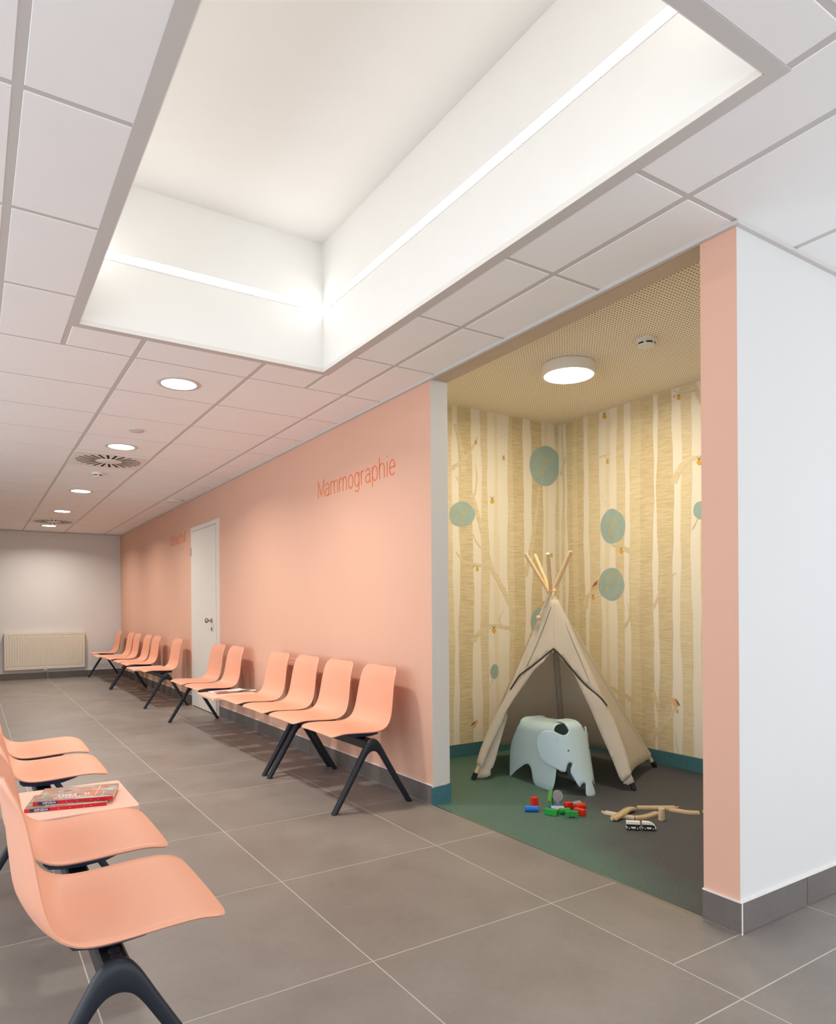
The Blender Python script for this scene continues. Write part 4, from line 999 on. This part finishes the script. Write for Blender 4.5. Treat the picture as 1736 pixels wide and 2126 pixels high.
tl = [E3(0.09, 0.03, TOP + 0.012), E3(0.07, 0.034, TOP + 0.01), E3(0.05, 0.036, TOP - 0.004)]
sheet(MB(), [[p + nside * (k * 0.012) for k in (-1, 0, 1)] for p in tl], 0.008).obj('tail', M['eleph'], ele, 50)

# ------------------------------------------------------------------ toy blocks
def gp(px, py, z=0.0): return at(px, py, 2, z)
def block(name, px, py, ang, mb, mat, lab, z=0.001, tilt=None):
    p = gp(px, py); o = mb.obj(name, mat, None, 40); o.location = (p.x, p.y, z); o.rotation_euler = (tilt or 0, 0, ang)
    return tag(o, lab, 'toy block', 'toy blocks on the alcove floor')
bxm = lambda x, y, z: MB().cbox(-x / 2, -y / 2, 0, x / 2, y / 2, z, 0.0015)
def cyl_x(L, r):
    mb = MB(); rows = []
    for x, k in ((-L / 2, 0.9), (-L / 2 + 0.0015, 1), (L / 2 - 0.0015, 1), (L / 2, 0.9)): rows.append([(x, k * r * math.cos(2 * PI * i / 24), r + k * r * math.sin(2 * PI * i / 24)) for i in range(24)])
    return mb.ring(rows)
FACE = -YAW            # roughly facing the corridor
block('toy_block', 1110, 1682, FACE + 0.35, bxm(0.036, 0.03, 0.072), M['red'], 'red toy block standing upright behind the blue cylinder')
block('toy_cylinder', 1104, 1685, FACE - 0.12, cyl_x(0.075, 0.0165), M['blue'], 'blue toy cylinder lying in front of the upright red block')
tree = [(-0.006, 0), (0.006, 0), (0.006, 0.026), (0.022, 0.026), (0, 0.088), (-0.022, 0.026), (-0.006, 0.026)]
block('toy_tree', 1144, 1673, FACE + 1.05, MB().prism([(-0.016, 0), (0.016, 0), (0.010, 0.030), (0.027, 0.034), (0.002, 0.092), (-0.004, 0.092), (-0.027, 0.034), (-0.012, 0.030)], (0, 0.011, 0), (1, 0, 0), (0, 0, 1), (0, -1, 0), 0.022), M['tgreen'], 'green pointed toy tree standing left of the grey round toy tree')
lol = [(-0.024, 0), (0.024, 0), (0.019, 0.014), (0.010, 0.026), (0.010, 0.032)] + [(0.0305 * math.sin(t), 0.060 - 0.0305 * math.cos(t)) for t in np.linspace(0.38, 2 * PI - 0.38, 22)] + [(-0.010, 0.032), (-0.010, 0.026), (-0.019, 0.014)]
block('toy_tree', 1158, 1674, FACE - 0.1, MB().prism(lol, (0, 0.009, 0), (1, 0, 0), (0, 0, 1), (0, -1, 0), 0.018), M['tgrey'], 'grey toy tree with a round crown')
block('toy_block', 1155, 1680, FACE - 0.05, bxm(0.075, 0.026, 0.022), M['blue'], 'blue toy plank behind the pale grey plank', 0.001)
block('toy_block', 1158, 1686, FACE - 0.1, MB().prism([(-0.02, 0), (0.02, 0), (0.02, 0.02), (0.012, 0.03), (-0.012, 0.03), (-0.02, 0.02)], (-0.036, 0, 0), (0, 1, 0), (0, 0, 1), (1, 0, 0), 0.072), M['tlight'], 'pale grey toy plank lying below the round toy tree')
block('toy_block', 1145, 1692, FACE - 0.62, bxm(0.075, 0.03, 0.032), M['green'], 'long green toy block at the left front of the pile')
block('toy_cylinder', 1173, 1690, FACE + 0.12, cyl_x(0.06, 0.0165), M['green'], 'green toy cylinder lying left of the green arch')
arch = [(-0.034, 0), (-0.017, 0)] + [(-0.017 * math.cos(t), 0.017 * math.sin(t)) for t in np.linspace(0.15, PI - 0.15, 10)] + [(0.017, 0), (0.034, 0), (0.034, 0.033), (-0.034, 0.033)]
block('toy_arch', 1187, 1697, FACE - 0.08, MB().prism(arch, (0, 0.014, 0), (1, 0, 0), (0, 0, 1), (0, -1, 0), 0.028), M['green'], 'green toy arch block at the front of the pile')
block('toy_block', 1180, 1679, FACE + 0.5, bxm(0.04, 0.034, 0.036), M['red'], 'red toy cube behind the green cylinder')
block('toy_cylinder', 1197, 1677, FACE + 0.55, cyl_x(0.056, 0.0185), M['tgrey'], 'grey toy cylinder lying behind the red ones')
block('toy_cylinder', 1205, 1681, FACE + 0.35, cyl_x(0.058, 0.0175), M['red'], 'red toy cylinder lying at the right of the pile')
block('toy_block', 1204, 1692, FACE - 0.75, bxm(0.062, 0.03, 0.034), M['red'], 'red toy block at the right front of the pile, beside the green arch')

# ------------------------------------------------------------------ wooden railway and train
SEC = [(-0.02, 0.0), (-0.02, 0.0105), (-0.019, 0.012), (-0.0145, 0.012), (-0.0135, 0.0085), (-0.0085, 0.0085), (-0.0075, 0.012), (0.0075, 0.012), (0.0085, 0.0085), (0.0135, 0.0085), (0.0145, 0.012), (0.019, 0.012), (0.02, 0.0105), (0.02, 0.0)]
def track(pts, lab, zs=None, knob=True, mat=None):
    W = [gp(*q) for q in pts]; W = [(p.x, p.y, (zs[i] if zs else 0.001)) for i, p in enumerate(W)]
    S = [Vector(q) for q in spline(W, 10)]; cen = Vector(S[len(S) // 2]); cen.z = 0
    o = thing('railway_track', lab, 'toy track', cen, group='wooden railway tracks')
    rows = []
    for i, p in enumerate(S):
        t = S[min(i + 1, len(S) - 1)] - S[max(i - 1, 0)]; t.z = 0; t.normalize(); nn = Vector((-t.y, t.x, 0))
        rows.append([p + nn * a + Vector((0, 0, b)) - cen for a, b in SEC])
    body = MB().ring(rows).obj('rail_bed', mat or M['track'], o)
    if knob:
        t = (S[-1] - S[-2]).normalized(); e = S[-1] - cen; nn = Vector((-t.y, t.x, 0)); poly = []
        for k in range(14):
            a = -2.6 + 5.2 * k / 13; poly.append(e + t * (0.014 + 0.0065 * math.cos(a)) + nn * (0.0065 * math.sin(a)))
        poly = [e - t * 0.003 - nn * 0.0032] + poly + [e - t * 0.003 + nn * 0.0032]
        MB().prism([(v.x, v.y) for v in poly], (0, 0, S[-1].z), (1, 0, 0), (0, 1, 0), (0, 0, 1), 0.0105).obj('connector', mat or M['track'], o)
    return o
M['track2'] = wood_mat('pale_track', srgb(206, 186, 158), srgb(226, 208, 182), (60, 60, 8))
track([(1324, 1679), (1350, 1679), (1378, 1679), (1402, 1679)], 'straight wooden toy track at the back, running parallel to the tent')
track([(1452, 1690), (1430, 1689), (1410, 1686), (1391, 1683)], 'curved wooden toy track joining the straight rear track on the right')
track([(1500, 1691), (1484, 1690), (1466, 1688)], 'wooden toy track mostly hidden behind the pink pillar')
track([(1318, 1700), (1296, 1697), (1272, 1692), (1256, 1689)], 'pale straight wooden toy track passing under the S-shaped one', mat=M['track2'])
track([(1318, 1700), (1335, 1699), (1352, 1695), (1366, 1690)], 'curved wooden toy track ending near the upright wooden cylinder', knob=False)
track([(1316, 1683), (1304, 1688), (1290, 1698), (1274, 1705)], 'S-shaped wooden toy track lying across another track', zs=[0.008, 0.0135, 0.0145, 0.008])
p = gp(1374, 1703)
o = tag(MB().lathe([(0.001, 0), (0.0165, 0), (0.0175, 0.001), (0.0175, 0.063), (0.0165, 0.064), (0.001, 0.064)], n=24).obj('wooden_cylinder', M['track'], None, 40), 'plain wooden toy cylinder standing upright by the tracks', 'toy block'); o.location = (p.x, p.y, 0.001)
ta, tb = gp(1300, 1723), gp(1361, 1726); tdir = math.atan2(tb.y - ta.y, tb.x - ta.x)
def car(c, front, lab):
    o = thing('toy_' + ('locomotive' if front else 'wagon'), lab, 'toy train', (c.x, c.y, 0.001), (0, 0, tdir))
    if front: side = [(-0.033, 0.008), (0.034, 0.008), (0.036, 0.014), (0.03, 0.026), (0.016, 0.036), (0.002, 0.041), (-0.033, 0.042)]; win = [(-0.033, 0.017), (0.031, 0.017), (0.026, 0.025), (0.014, 0.029), (-0.033, 0.029)]
    else: side = [(-0.034, 0.008), (0.034, 0.008), (0.034, 0.042), (-0.034, 0.042)]; win = [(-0.034, 0.017), (0.034, 0.017), (0.034, 0.029), (-0.034, 0.029)]
    MB().prism(side, (0, 0.015, 0), (1, 0, 0), (0, 0, 1), (0, -1, 0), 0.03).obj('body', M['paperwhite'], o)
    MB().prism(win, (0, 0.0154, 0), (1, 0, 0), (0, 0, 1), (0, -1, 0), 0.0308).obj('window_band', M['rubber'], o)
    for x in (-0.02, 0.02):
        for s_ in (-1, 1):
            y = s_ * 0.0175; wv = MB(); wv.ring([[(x + r * math.cos(t), y + s_ * dy, 0.0095 + r * math.sin(t)) for t in np.linspace(0, 2 * PI, 18, endpoint=False)] for r, dy in ((0.0095, -0.004), (0.0095, 0.001), (0.008, 0.002))])
            wv = wv.obj('wheel', M['rubber'], o, 40)
            hb = MB(); hb.ring([[(x + r * math.cos(t), y + s_ * dy, 0.0095 + r * math.sin(t)) for t in np.linspace(0, 2 * PI, 12, endpoint=False)] for r, dy in ((0.003, 0.001), (0.003, 0.003))]); hb.obj('hub', M['paperwhite'], wv, 40)
    e = -1; MB().tube([(e * 0.033, 0, 0.012), (e * 0.039, 0, 0.012)], 0.0035, 10).obj('coupling', M['steel'], o, 40)
    if not front: MB().tube([(0.033, 0, 0.012), (0.039, 0, 0.012)], 0.0035, 10).obj('coupling', M['steel'], o, 40)
    return o
car(gp(1314.5, 1722), False, 'white and black toy train wagon behind the locomotive'); car(gp(1347, 1723), True, 'white and black toy locomotive with a sloping nose')
